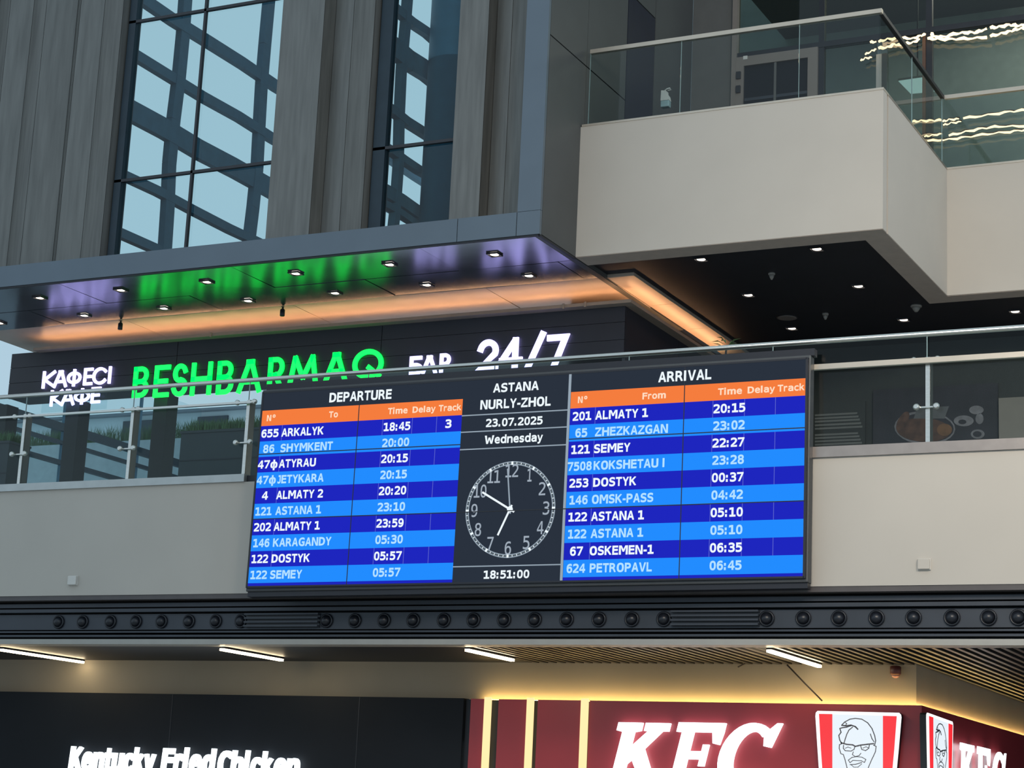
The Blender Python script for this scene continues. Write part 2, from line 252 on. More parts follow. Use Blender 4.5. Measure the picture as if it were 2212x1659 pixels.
# lettering --------------------------------------------------------
GLYPH_DATA = """A|214,457 140,192 288,192 172,519 257,519 416,0 343,0 305,135 123,135 86,0 13,0|10.0.3 0.4.3 0.5.4 10.1.0 2.5.0 10.8.1 8.2.1 8.7.2 7.5.2 10.9.8 6.5.7
B|128,248 128,58 211,58 264,63 299,79 318,107 325,150 318,194 297,224 262,242 211,248 128,462 128,305 210,305 254,310 284,325 301,350 306,387 301,421 284,444 254,457 210,462 58,519 211,519 282,511 334,485 367,443 377,387 372,345 355,312 326,290 286,278 332,263 366,234 388,193 395,143 384,81 349,36 292,9 211,0 58,0|40.11.22 11.23.22 11.24.23 11.25.24 11.21.25 21.20.25 20.26.25 40.12.11 19.26.20 18.26.19 18.27.26 17.27.18 16.27.17 16.28.27 15.28.16 15.29.28 14.29.15 14.30.29 13.30.14 40.0.12 0.13.12 0.30.13 0.31.30 0.32.31 0.10.32 10.33.32 40.1.0 9.33.10 8.33.9 8.34.33 7.34.8 6.34.7 6.35.34 5.35.6 5.36.35 4.36.5 4.37.36 3.37.4 2.37.3 40.2.1 40.37.2 40.38.37 40.39.38
C|373,18 346,6 318,-3 289,-8 258,-10 170,8 103,61 62,145 48,259 62,372 104,458 170,511 258,529 289,527 318,522 346,513 373,500 373,428 347,447 318,461 288,469 258,472 199,458 156,419 130,352 122,259 130,166 156,100 199,60 258,47 289,50 318,58 347,72 373,90|11.13.12 11.14.13 11.15.14 11.16.15 10.16.11 10.21.16 21.20.16 20.19.16 19.18.16 18.17.16 10.22.21 10.23.22 9.23.10 9.24.23 8.24.9 8.25.24 7.25.8 7.26.25 7.27.26 6.27.7 6.28.27 32.0.33 31.0.32 5.28.6 5.29.28 30.0.31 29.0.30 5.0.29 5.1.0 4.1.5 4.2.1 4.3.2
D|152,58 227,69 275,101 302,163 311,259 302,356 276,418 227,451 152,462 118,462 118,58 153,519 256,504 328,456 371,375 385,259 371,144 328,63 256,16 153,0 48,0 48,519|20.9.21 9.11.21 9.12.11 9.8.12 8.13.12 20.10.9 7.13.8 7.14.13 6.14.7 5.14.6 5.15.14 4.15.5 3.15.4 3.16.15 2.16.3 2.17.16 1.17.2 0.17.1 0.18.17 20.0.10 20.18.0 20.19.18
E|69,519 377,519 377,460 139,460 139,306 366,306 366,247 139,247 139,59 383,59 383,0 69,0|11.3.0 3.1.0 3.2.1 11.4.3 11.7.4 7.5.4 7.6.5 11.8.7 11.9.8 11.10.9
F|81,519 387,519 387,460 152,460 152,307 365,307 365,248 152,248 152,0 81,0|9.3.0 3.1.0 3.2.1 9.4.3 9.7.4 7.5.4 7.6.5 9.8.7
G|384,43 354,20 321,3 284,-7 244,-10 156,8 90,61 49,146 35,259 49,372 91,458 158,511 246,529 278,526 309,520 338,508 366,491 366,419 338,443 309,459 278,468 246,472 186,458 143,419 117,352 109,259 117,165 142,99 184,60 244,47 266,48 285,52 302,59 317,69 317,209 241,209 241,266 384,266|11.13.12 11.14.13 11.15.14 10.15.11 10.16.15 10.21.16 21.20.16 20.19.16 19.18.16 18.17.16 10.22.21 10.23.22 9.23.10 9.24.23 8.24.9 8.25.24 35.37.36 35.34.37 34.0.37 7.25.8 7.26.25 33.0.34 7.27.26 6.27.7 6.28.27 32.0.33 5.28.6 5.29.28 31.0.32 30.0.31 29.0.30 5.0.29 5.1.0 5.2.1 4.2.5 4.3.2
H|48,519 118,519 118,306 311,306 311,519 381,519 381,0 311,0 311,247 118,247 118,0 48,0|11.1.0 11.2.1 3.5.4 3.6.5 11.9.2 9.3.2 9.8.3 8.6.3 11.10.9 7.6.8
J|38,21 38,103 70,79 103,61 138,50 173,47 215,53 243,73 257,110 262,169 262,460 130,460 130,519 333,519 333,169 323,86 296,31 247,0 173,-10 140,-8 107,-2 73,7|11.13.12 11.10.13 10.14.13 9.14.10 8.14.9 8.15.14 7.15.8 0.2.1 7.16.15 0.3.2 6.16.7 0.4.3 5.16.6 0.5.4 0.16.5 0.17.16 21.17.0 20.17.21 20.18.17 19.18.20
K|48,519 118,519 118,288 338,519 420,519 218,307 426,0 341,0 172,260 118,203 118,0 48,0|11.1.0 11.2.1 2.4.3 2.5.4 2.8.5 8.6.5 11.9.2 9.8.2 7.6.8 11.10.9
L|75,519 145,519 145,59 396,59 396,0 75,0|5.1.0 5.2.1 5.3.2 5.4.3
M|30,519 124,519 214,255 304,519 398,519 398,0 333,0 333,459 241,185 187,185 95,459 95,0 30,0|12.10.0 10.1.0 10.2.1 2.7.3 7.4.3 7.5.4 12.11.10 9.2.10 2.8.7 6.5.7 9.8.2
N|48,519 137,519 313,92 313,519 381,519 381,0 291,0 116,427 116,0 48,0|9.7.0 7.1.0 7.2.1 2.4.3 2.5.4 9.8.7 6.2.7 6.5.2
O|315,259 309,357 291,423 260,459 214,472 168,459 138,423 120,357 114,259 120,161 138,96 168,59 214,47 260,59 291,96 309,161 388,259 377,141 345,57 291,7 214,-10 138,7 83,56 51,140 41,259 51,378 84,462 138,512 214,529 291,512 345,462 377,378|27.29.28 26.29.27 26.4.29 4.30.29 26.5.4 3.30.4 25.5.26 3.31.30 25.6.5 2.31.3 25.7.6 1.31.2 24.7.25 1.16.31 24.8.7 0.16.1 23.8.24 23.9.8 15.16.0 15.17.16 23.10.9 14.17.15 14.18.17 22.10.23 22.11.10 13.18.14 22.12.11 12.18.13 12.19.18 21.12.22 21.19.12 21.20.19
P|139,462 139,266 220,266 264,273 296,292 317,323 323,364 317,405 296,436 264,455 220,462 69,519 220,519 297,509 352,480 386,431 397,364 386,297 352,248 297,219 220,209 139,209 139,0 69,0|23.0.11 0.12.11 0.13.12 0.14.13 0.10.14 10.9.14 9.15.14 23.1.0 8.15.9 7.15.8 7.16.15 6.16.7 5.16.6 5.17.16 4.17.5 4.18.17 3.18.4 2.18.3 23.21.1 21.2.1 21.18.2 21.19.18 21.20.19 23.22.21
R|264,245 289,235 311,219 332,190 358,142 429,0 353,0 291,131 266,177 243,203 219,215 187,219 120,219 120,0 50,0 50,519 194,519 270,510 326,481 360,433 371,369 364,322 343,285 309,259 120,462 120,277 197,277 241,283 272,300 291,328 297,369 290,409 271,438 239,456 194,462|14.24.15 24.16.15 24.17.16 24.18.17 24.34.18 34.33.18 33.19.18 14.25.24 32.19.33 31.19.32 31.20.19 30.20.31 29.20.30 29.21.20 28.21.29 28.22.21 27.22.28 27.23.22 26.23.27 14.12.25 12.26.25 12.23.26 12.0.23 12.1.0 12.11.1 11.2.1 14.13.12 10.2.11 10.3.2 9.3.10 8.3.9 8.4.3 7.4.8 7.5.4 6.5.7
S|352,502 352,430 320,448 288,461 256,469 223,472 178,466 144,449 123,421 115,386 120,356 134,334 162,317 205,303 242,295 305,273 349,241 374,198 382,142 370,77 336,29 280,0 202,-10 166,-8 129,-2 92,8 55,21 55,96 94,74 131,59 166,50 202,47 250,53 285,71 307,99 315,137 310,172 294,197 267,215 224,229 186,237 124,258 81,287 57,325 48,375 60,438 95,487 150,518 219,529 250,527 282,522 316,513|47.49.48 47.50.49 47.51.50 46.51.47 46.0.51 46.4.0 4.3.0 3.2.0 2.1.0 45.6.46 6.5.46 5.4.46 45.7.6 45.8.7 44.8.45 44.9.8 44.10.9 43.10.44 43.11.10 43.12.11 42.12.43 42.13.12 42.14.13 42.15.14 41.15.42 41.16.15 40.16.41 40.17.16 39.17.40 38.17.39 37.17.38 37.18.17 36.18.37 35.18.36 35.19.18 34.19.35 33.19.34 26.28.27 33.20.19 26.29.28 32.20.33 26.30.29 31.20.32 26.31.30 26.20.31 26.21.20 25.21.26 24.21.25 24.22.21 23.22.24
T|16,519 413,519 413,460 250,460 250,0 179,0 179,460 16,460|7.1.0 7.2.1 5.3.6 5.4.3
U|51,199 51,519 122,519 122,167 122,135 124,113 127,99 131,88 145,70 163,57 187,50 214,47 242,50 265,57 284,70 298,88 302,99 305,113 307,134 307,167 307,519 377,519 377,199 375,131 367,86 354,55 333,31 309,13 281,0 249,-8 214,-10 179,-8 148,0 120,13 95,31 75,55 61,86 54,132|0.2.1 0.3.2 19.21.20 19.22.21 37.3.0 19.23.22 37.4.3 18.23.19 37.5.4 17.23.18 36.5.37 17.24.23 36.6.5 16.24.17 36.7.6 15.24.16 36.8.7 14.24.15 35.8.36 14.25.24 35.9.8 13.25.14 35.10.9 12.25.13 12.26.25 34.10.35 34.11.10 11.26.12 34.26.11 33.26.34 33.27.26 32.27.33 32.28.27 31.28.32 31.29.28 30.29.31
V|214,59 336,519 409,519 257,0 172,0 20,519 93,519|4.6.5 4.0.6 0.2.1 0.3.2 4.3.0
W|0,519 69,519 118,98 177,377 251,377 311,97 360,519 429,519 351,0 285,0 214,309 144,0 78,0|12.1.0 12.2.1 5.7.6 5.8.7 2.10.3 10.4.3 10.5.4 2.11.10 9.5.10 12.11.2 9.8.5
Y|13,519 88,519 214,290 341,519 416,519 249,233 249,0 179,0 179,233|8.1.0 8.2.1 2.4.3 2.5.4 8.5.2 7.5.8 7.6.5
Z|62,519 399,519 399,466 128,59 407,59 407,0 54,0 54,54 318,460 62,460|9.1.0 9.2.1 9.8.2 8.3.2 7.3.8 7.4.3 7.5.4 6.5.7
1|94,59 203,59 203,456 86,430 86,494 202,519 273,519 273,59 381,59 381,0 94,0|4.6.5 4.2.6 2.7.6 3.2.4 1.7.2 10.1.0 10.7.1 10.8.7 10.9.8
2|130,59 368,59 368,0 53,0 53,59 114,124 167,180 208,225 234,254 263,293 281,323 290,350 293,377 286,415 267,445 237,463 197,470 165,467 131,458 95,444 57,423 57,494 93,509 127,520 162,527 196,529 265,519 318,488 353,441 365,382 361,349 349,315 329,280 299,241 275,214 243,179 196,129|24.26.25 23.26.24 22.26.23 22.27.26 21.27.22 20.19.21 19.18.21 18.17.21 17.27.21 17.16.27 16.15.27 15.28.27 14.28.15 13.28.14 13.29.28 12.29.13 12.30.29 11.30.12 10.30.11 10.31.30 9.31.10 9.32.31 8.32.9 8.33.32 7.33.8 7.34.33 6.34.7 6.35.34 5.35.6 5.36.35 5.0.36 4.0.5 3.0.4 3.1.0 3.2.1
3|270,278 315,259 348,230 369,191 375,143 363,79 327,31 270,0 194,-10 158,-8 121,-3 84,5 48,16 48,86 83,69 118,58 152,51 186,49 237,56 275,75 298,107 306,150 298,191 275,222 238,242 191,249 137,249 137,306 191,306 234,312 266,328 287,353 294,387 287,422 268,448 238,464 197,470 165,468 133,463 99,454 63,442 63,506 103,516 138,523 169,527 197,529 265,519 318,491 352,446 363,390 357,350 339,318 310,294|44.46.45 43.46.44 42.46.43 42.47.46 41.47.42 40.39.41 39.38.41 38.37.41 37.47.41 37.36.47 36.35.47 35.48.47 34.48.35 33.48.34 33.49.48 32.49.33 32.50.49 31.50.32 30.50.31 30.51.50 29.51.30 29.52.51 28.52.29 26.28.27 26.52.28 26.0.52 26.1.0 26.25.1 25.2.1 24.2.25 23.2.24 23.3.2 22.3.23 21.3.22 21.4.3 20.4.21 20.5.4 19.5.20 12.14.13 19.6.5 18.6.19 12.15.14 12.16.15 17.6.18 12.17.16 12.6.17 12.7.6 11.7.12 10.7.11 10.8.7 9.8.10
4|256,455 92,181 256,181 244,519 326,519 326,181 395,181 395,124 326,124 326,0 256,0 256,124 35,124 35,190|13.0.3 0.4.3 0.5.4 13.1.0 2.5.0 12.1.13 12.2.1 12.5.2 12.6.5 12.7.6 10.8.11 10.9.8
5|72,519 335,519 335,460 136,460 136,333 151,337 166,341 181,343 197,343 269,331 325,296 360,240 372,167 359,93 322,37 264,2 187,-10 147,-9 111,-5 79,2 50,12 50,83 82,68 114,58 147,51 180,49 232,57 270,80 293,117 301,167 293,216 269,253 230,276 178,284 150,283 123,278 97,270 72,258|37.3.0 3.1.0 3.2.1 37.4.3 7.9.8 6.9.7 5.9.6 4.9.5 37.36.4 36.9.4 36.35.9 35.34.9 34.10.9 34.33.10 33.32.10 32.11.10 31.11.32 30.11.31 30.12.11 29.12.30 28.12.29 28.13.12 27.13.28 27.14.13 20.22.21 26.14.27 20.23.22 20.24.23 25.14.26 20.25.24 20.14.25 20.15.14 19.15.20 18.15.19 18.16.15 17.16.18
6|345,508 345,443 322,454 298,463 273,468 247,470 188,457 145,419 120,357 111,271 131,302 157,325 189,339 225,343 292,332 341,297 372,242 383,167 372,92 340,36 289,1 221,-10 143,6 88,55 57,138 46,259 59,375 97,460 159,511 243,529 269,527 295,523 320,517 219,288 179,280 149,256 130,217 123,167 130,116 149,77 179,53 219,45 260,53 290,76 307,114 313,167 307,220 290,258 260,281|28.30.29 28.31.30 28.32.31 28.0.32 27.0.28 27.5.0 5.4.0 4.3.0 3.2.0 2.1.0 27.6.5 26.6.27 26.7.6 26.8.7 25.8.26 25.9.8 12.14.13 11.14.12 11.15.14 10.15.11 9.33.10 33.15.10 33.48.15 48.16.15 9.34.33 47.16.48 9.35.34 25.35.9 24.35.25 46.16.47 24.36.35 46.17.16 45.17.46 24.37.36 24.38.37 44.17.45 44.18.17 23.38.24 23.39.38 43.18.44 43.19.18 23.40.39 42.19.43 22.40.23 22.41.40 41.19.42 22.19.41 22.20.19 21.20.22
7|48,519 375,519 375,489 190,0 116,0 297,460 48,460|6.1.0 6.2.1 6.5.2 5.3.2 4.3.5
8|214,247 173,240 142,220 123,189 116,146 123,103 142,71 173,52 214,45 256,51 287,71 306,103 313,146 306,188 287,220 256,240 153,276 113,292 83,319 64,353 58,394 68,450 100,492 149,520 214,529 279,520 329,492 361,450 371,394 365,353 346,319 316,292 276,276 322,259 356,230 376,190 383,139 372,77 338,30 285,0 214,-10 144,0 90,29 57,76 46,139 52,189 73,229 107,258 128,387 133,351 150,324 177,307 214,302 252,307 279,324 296,351 301,387 296,425 279,452 252,469 214,474 177,469 150,452 133,425|23.25.24 22.25.23 22.26.25 21.61.22 61.26.22 61.60.26 60.59.26 59.27.26 58.27.59 21.62.61 57.27.58 21.63.62 20.63.21 57.28.27 56.28.57 20.48.63 19.48.20 56.29.28 19.49.48 55.29.56 18.49.19 55.30.29 18.50.49 54.30.55 18.51.50 53.30.54 17.51.18 53.31.30 17.52.51 52.31.53 17.31.52 16.31.17 16.32.31 47.32.16 47.33.32 47.0.33 0.34.33 46.0.47 46.1.0 15.34.0 46.2.1 14.34.15 14.35.34 45.2.46 45.3.2 13.35.14 13.36.35 44.3.45 44.4.3 12.36.13 44.5.4 11.36.12 11.37.36 43.5.44 43.6.5 10.37.11 10.38.37 42.6.43 42.7.6 9.38.10 42.8.7 8.38.9 42.38.8 42.39.38 41.39.42 41.40.39
9|207,230 247,238 278,263 297,301 303,352 297,403 278,441 247,466 207,474 166,466 137,443 119,405 113,352 119,299 137,261 166,238 82,11 82,75 105,64 129,56 154,51 180,49 239,62 281,99 307,161 315,247 296,217 270,194 238,180 202,175 135,187 85,222 54,277 44,353 55,427 86,483 137,517 206,529 284,512 338,464 370,380 381,259 368,144 330,59 268,7 183,-10 157,-9 132,-5 107,2|36.38.37 35.38.36 35.8.38 8.39.38 34.9.35 9.8.35 7.39.8 34.10.9 6.39.7 6.40.39 34.11.10 5.40.6 33.11.34 33.12.11 4.40.5 4.41.40 32.12.33 32.13.12 3.41.4 2.41.3 32.14.13 31.14.32 1.41.2 31.15.14 1.25.41 25.42.41 1.26.25 24.42.25 0.26.1 31.0.15 31.26.0 30.26.31 30.27.26 30.28.27 29.28.30 23.42.24 23.43.42 22.43.23 16.18.17 16.19.18 21.43.22 21.44.43 16.20.19 16.21.20 16.44.21 48.44.16 48.45.44 47.45.48 46.45.47
a|244,196 223,196 174,191 139,176 117,152 110,118 116,86 131,63 157,48 190,43 237,53 273,80 296,124 304,182 304,196 368,222 368,0 304,0 304,58 281,28 252,6 218,-6 177,-10 123,-2 82,23 55,63 46,113 57,171 90,212 144,237 218,246 304,246 304,256 298,296 280,324 250,339 206,345 173,342 140,335 107,324 75,308 75,372 110,384 143,392 175,397 206,399 251,395 289,385 320,367 344,342 355,322 363,299 367,267|44.46.45 43.46.44 43.47.46 42.47.43 42.48.47 41.48.42 40.39.41 39.38.41 38.37.41 37.48.41 37.36.48 36.49.48 35.49.36 35.50.49 34.50.35 33.50.34 33.51.50 33.52.51 32.52.33 32.15.52 31.15.32 29.31.30 29.15.31 28.15.29 28.14.15 14.16.15 27.2.28 2.1.28 1.14.28 13.16.14 27.3.2 12.16.13 27.4.3 26.4.27 26.5.4 11.18.12 18.16.12 26.6.5 25.6.26 25.7.6 10.18.11 25.8.7 24.8.25 10.19.18 17.16.18 9.19.10 24.9.8 24.19.9 24.20.19 23.20.24 23.21.20 22.21.23
b|319,194 313,260 296,307 266,335 226,345 185,335 155,307 137,260 131,194 137,130 155,82 185,54 226,44 266,54 296,82 313,129 131,340 149,365 173,384 202,395 236,399 299,385 346,345 377,281 387,196 377,110 346,45 298,4 235,-10 202,-6 174,5 150,24 131,49 131,0 67,0 67,541 131,541|34.36.35 34.16.36 19.21.20 18.21.19 18.22.21 17.22.18 16.4.17 4.22.17 4.3.22 3.23.22 16.5.4 34.7.16 7.6.16 6.5.16 2.23.3 1.23.2 1.24.23 0.24.1 34.8.7 0.25.24 34.9.8 15.25.0 34.10.9 14.25.15 14.26.25 34.32.10 32.11.10 13.26.14 32.12.11 12.26.13 34.33.32 31.12.32 12.27.26 31.27.12 30.27.31 29.27.30 29.28.27
c|369,20 343,7 316,-3 288,-8 260,-10 180,3 119,44 81,109 68,194 81,280 119,345 180,385 260,399 288,397 315,392 342,382 369,369 369,302 344,321 318,335 291,342 260,345 207,335 168,306 143,258 135,194 143,131 168,83 207,54 260,44 292,47 320,54 345,68 369,86|11.13.12 11.14.13 11.15.14 10.15.11 10.16.15 10.21.16 21.20.16 20.19.16 19.18.16 18.17.16 9.22.10 22.21.10 9.23.22 9.24.23 8.24.9 8.25.24 7.25.8 7.26.25 7.27.26 6.27.7 32.0.33 6.28.27 31.0.32 30.0.31 6.29.28 29.0.30 5.29.6 5.0.29 5.1.0 5.2.1 4.2.5 4.3.2
d|298,340 298,541 362,541 362,0 298,0 298,49 280,24 256,5 227,-6 194,-10 131,4 83,45 53,110 43,196 53,281 83,345 132,385 194,399 227,395 256,384 280,365 110,194 116,129 134,82 163,54 204,44 245,54 274,82 292,130 298,194 292,260 274,307 245,335 204,345 163,335 134,307 116,260|0.2.1 0.3.2 16.18.17 16.19.18 15.19.16 15.20.19 15.33.20 33.0.20 14.34.15 34.33.15 32.0.33 32.31.0 31.30.0 30.3.0 14.35.34 14.36.35 13.36.14 13.21.36 29.3.30 12.21.13 12.22.21 28.3.29 27.3.28 12.23.22 11.23.12 26.5.27 5.3.27 11.24.23 25.5.26 11.25.24 25.6.5 4.3.5 10.25.11 10.6.25 10.7.6 10.8.7 9.8.10
e|387,211 387,179 110,179 110,177 118,121 143,79 183,53 237,44 268,47 301,54 335,66 372,83 372,20 336,7 301,-3 268,-8 236,-10 155,4 94,44 56,109 43,194 55,278 93,343 151,385 226,399 293,386 344,349 376,289 323,230 315,279 296,315 265,337 224,345 181,337 147,314 124,278 112,229|23.25.24 23.26.25 22.26.23 22.32.26 32.31.26 31.27.26 22.33.32 21.33.22 30.27.31 21.34.33 29.27.30 21.35.34 29.0.27 28.0.29 20.35.21 20.36.35 36.0.28 20.0.36 20.1.0 19.2.20 2.1.20 19.3.2 19.4.3 19.5.4 18.5.19 10.12.11 18.6.5 9.12.10 8.12.9 18.7.6 7.12.8 17.7.18 17.12.7 17.13.12 17.14.13 16.14.17 16.15.14
f|370,541 370,488 297,488 268,484 249,474 239,454 236,424 236,390 370,390 370,340 236,340 236,0 172,0 172,340 68,340 68,390 172,390 172,417 179,472 201,511 239,534 293,541|20.0.21 20.1.0 19.1.20 18.3.19 3.2.19 2.1.19 18.4.3 18.5.4 17.5.18 17.6.5 17.7.6 16.7.17 14.16.15 14.7.16 14.8.7 14.9.8 12.10.13 12.11.10
h|366,241 366,0 301,0 301,241 297,287 283,319 259,337 225,343 185,335 156,311 138,273 132,220 132,0 68,0 68,541 132,541 132,331 152,360 178,382 210,395 247,399 299,389 336,360 358,311|13.15.14 13.16.15 19.21.20 18.21.19 18.22.21 17.22.18 16.22.17 16.7.22 7.6.22 6.23.22 16.8.7 5.23.6 16.9.8 13.10.16 10.9.16 4.23.5 4.0.23 3.0.4 13.11.10 2.0.3 2.1.0 13.12.11
k|82,541 148,541 148,228 316,390 394,390 241,243 418,0 340,0 196,201 148,156 148,0 82,0|11.1.0 11.2.1 2.4.3 2.5.4 2.8.5 8.6.5 11.9.2 9.8.2 7.6.8 11.10.9
m|235,350 249,372 265,387 285,396 309,399 349,390 375,363 390,310 395,226 395,0 336,0 336,223 334,290 327,325 314,340 294,345 270,340 255,324 248,288 245,223 245,0 187,0 187,223 184,290 177,326 163,341 141,345 120,340 106,324 98,288 96,223 96,0 38,0 38,390 96,390 96,356 109,375 125,388 143,396 164,399 188,396 208,387 223,371|38.40.39 3.5.4 37.40.38 2.5.3 37.41.40 2.6.5 32.34.33 32.35.34 36.41.37 1.6.2 36.42.41 35.42.36 0.6.1 35.0.42 0.15.6 15.14.6 14.7.6 32.28.35 28.27.35 27.26.35 26.0.35 26.15.0 25.15.26 25.16.15 24.16.25 13.7.14 24.17.16 23.17.24 12.7.13 28.29.32 23.18.17 12.8.7 22.18.23 11.8.12 32.30.29 22.19.18 11.9.8 32.31.30 21.19.22 21.20.19 10.9.11
n|366,241 366,0 301,0 301,241 297,287 283,319 259,337 225,343 185,335 156,311 138,273 132,220 132,0 68,0 68,390 132,390 132,331 152,360 178,382 210,395 247,399 299,389 336,360 358,311|19.21.20 18.21.19 13.15.14 13.16.15 18.22.21 17.22.18 16.22.17 16.7.22 7.6.22 6.23.22 16.8.7 5.23.6 16.9.8 13.10.16 10.9.16 4.23.5 4.0.23 3.0.4 13.11.10 2.0.3 2.1.0 13.12.11
o|214,345 171,335 141,307 122,260 115,194 122,129 141,82 171,54 214,44 257,54 288,82 307,129 313,194 307,260 288,307 257,335 214,399 286,386 338,346 370,282 381,194 371,106 338,42 286,3 214,-10 143,3 90,42 58,106 48,194 58,282 90,346 143,386|31.17.16 30.17.31 30.18.17 29.1.30 1.0.30 0.18.30 0.15.18 15.19.18 29.2.1 14.19.15 29.3.2 13.19.14 28.3.29 13.20.19 28.4.3 12.20.13 27.4.28 27.5.4 11.20.12 11.21.20 27.6.5 10.21.11 26.6.27 10.22.21 26.7.6 9.22.10 26.8.7 8.22.9 26.22.8 25.22.26 25.23.22 25.24.23
r|402,309 381,323 360,333 338,338 313,340 261,330 222,302 198,256 190,194 190,0 126,0 126,390 190,390 190,313 211,350 239,377 276,393 318,399 341,397 362,393 383,385 402,375|16.18.17 16.19.18 15.19.16 15.20.19 10.12.11 10.13.12 15.21.20 14.21.15 14.3.21 3.2.21 2.1.21 1.0.21 13.5.14 5.4.14 4.3.14 13.6.5 10.7.13 7.6.13 10.8.7 10.9.8
s|338,376 338,313 311,327 283,337 255,343 226,345 188,342 162,331 146,314 140,288 144,266 156,249 184,237 236,224 262,219 303,206 334,183 352,152 358,113 348,61 317,22 268,-2 203,-10 174,-9 143,-4 110,4 74,14 74,80 109,64 143,53 174,46 205,43 242,48 270,61 288,81 294,109 272,147 208,170 206,171 182,176 134,190 101,212 82,243 75,282 85,332 113,369 159,391 222,399 252,398 282,393 310,386|46.48.47 46.49.48 46.50.49 45.50.46 45.0.50 45.4.0 4.3.0 3.2.0 2.1.0 44.6.45 6.5.45 5.4.45 44.7.6 43.7.44 43.8.7 43.9.8 43.10.9 42.10.43 42.11.10 42.12.11 41.12.42 41.13.12 41.14.13 41.15.14 40.15.41 40.16.15 39.16.40 39.17.16 38.17.39 37.17.38 36.17.37 36.18.17 35.18.36 35.19.18 34.19.35 33.19.34 26.28.27 26.29.28 33.20.19 32.20.33 26.30.29 31.20.32 26.31.30 26.20.31 26.21.20 25.21.26 24.21.25 24.22.21 23.22.24
t|214,500 214,390 359,390 359,340 214,340 214,128 218,92 230,68 252,55 287,51 359,51 359,0 281,0 219,7 179,29 157,68 150,128 150,340 46,340 46,390 150,390 150,500|20.0.21 20.1.0 18.20.19 18.1.20 18.2.1 18.3.2 16.4.17 16.5.4 15.5.16 15.6.5 15.7.6 14.7.15 14.8.7 14.9.8 14.10.9 14.11.10 13.11.14 12.11.13
u|68,147 68,389 132,389 132,147 136,102 150,70 174,52 208,46 248,54 277,77 295,116 301,169 301,389 366,389 366,0 301,0 301,58 281,29 255,7 223,-6 186,-10 134,0 97,29 75,78|0.2.1 0.3.2 11.13.12 11.14.13 10.14.11 23.3.0 23.4.3 9.16.10 16.14.10 23.5.4 22.5.23 8.16.9 22.6.5 8.17.16 15.14.16 7.17.8 22.7.6 22.17.7 21.17.22 21.18.17 21.19.18 20.19.21
y|298,125 280,78 258,18 229,-56 211,-94 193,-118 171,-135 145,-145 115,-148 64,-148 64,-95 102,-95 127,-91 146,-78 164,-49 187,6 36,390 104,390 219,85 333,390 401,390|15.17.16 15.18.17 18.20.19 18.0.20 18.1.0 15.1.18 15.2.1 15.3.2 14.3.15 13.3.14 13.4.3 12.4.13 11.4.12 11.5.4 9.11.10 9.5.11 9.6.5 9.7.6 9.8.7
:|170,106 258,106 258,0 170,0 170,370 258,370 258,264 170,264|7.5.4 7.6.5 3.1.0 3.2.1
-|124,224 305,224 305,167 124,167|3.1.0 3.2.1
.|170,106 258,106 258,0 170,0|3.1.0 3.2.1
№|364,271 410,248 425,178 410,109 364,86 318,109 302,178 318,248 364,226 351,214 346,178 351,142 364,130 377,142 382,178 377,214 302,51 425,51 425,0 302,0 46,106 46,519 131,519 202,102 202,413 206,455 218,489 248,512 309,519 309,455 285,453 273,445 268,431 266,413 266,0 181,0 110,417 110,106 106,64 95,30 65,8 3,0 3,64 27,67 40,75 45,88|20.36.21 36.22.21 36.23.22 27.29.28 26.29.27 25.29.26 25.30.29 24.30.25 24.31.30 24.32.31 24.33.32 20.37.36 35.23.36 23.33.24 23.34.33 7.1.0 6.8.7 8.1.7 8.2.1 6.9.8 15.2.8 6.10.9 14.2.15 5.10.6 5.11.10 13.2.14 13.3.2 5.12.11 12.3.13 5.3.12 4.3.5 45.37.20 45.38.37 35.34.23 44.38.45 43.38.44 42.38.43 42.39.38 41.39.42 19.17.16 19.18.17 41.40.39
ф|181,342 145,328 121,306 107,265 102,194 107,123 121,81 145,58 181,44 181,-10 115,7 69,44 43,105 34,194 43,284 69,345 114,382 181,399 181,541 245,541 245,399 311,382 357,345 383,284 391,194 383,105 356,44 311,7 245,-10 245,-148 181,-148 245,342 245,44 281,58 305,81 319,123 323,194 319,265 305,306 281,328|17.19.18 17.20.19 16.20.17 16.21.20 15.21.16 15.22.21 14.1.15 1.0.15 0.22.15 0.31.22 31.39.22 39.23.22 8.31.0 8.32.31 14.2.1 38.23.39 14.3.2 37.23.38 13.3.14 37.24.23 13.4.3 36.24.37 12.4.13 12.5.4 35.24.36 35.25.24 12.6.5 34.25.35 11.6.12 34.26.25 11.7.6 33.26.34 11.8.7 32.26.33 10.26.11 10.27.26 9.27.10 9.28.27 30.28.9 30.29.28"""
GL = {}
for line in GLYPH_DATA.split('\n'):
    ch, vv, ff = line.split('|')
    P = [tuple(int(q)/1000 for q in t.split(',')) for t in vv.split()]; T = [tuple(int(q) for q in t.split('.')) for t in ff.split()]
    if ch == 'ф' or ch == '№': pass
    GL[ch] = (P, T)
def rect(x0, z0, x1, z1): return [(x0, z0), (x1, z0), (x1, z1), (x0, z1)]
CAP = max(p[1] for p in GL['H'][0])
def boxes(*rs):
    P = []; T = []
    for r in rs:
        n = len(P); P += rect(*r); T += [(n, n+1, n+2), (n, n+2, n+3)]
    return P, T
XH = max(p[1] for p in GL['x' if 'x' in GL else 'u'][0])
GL['I'] = boxes((0, 0, .10, CAP)); GL['l'] = boxes((0, 0, .09, CAP*1.04)); GL['i'] = boxes((0, 0, .09, XH), (0, CAP*.92, .09, CAP*1.06))
_n = GL['N']; _o = GL['o']; _w = max(p[0] for p in _n[0])+.12
GL['№'] = (list(_n[0]) + [(_w+p[0]*.62, .30+p[1]*.62) for p in _o[0]], list(_n[1]) + [tuple(k+len(_n[0]) for k in t) for t in _o[1]])
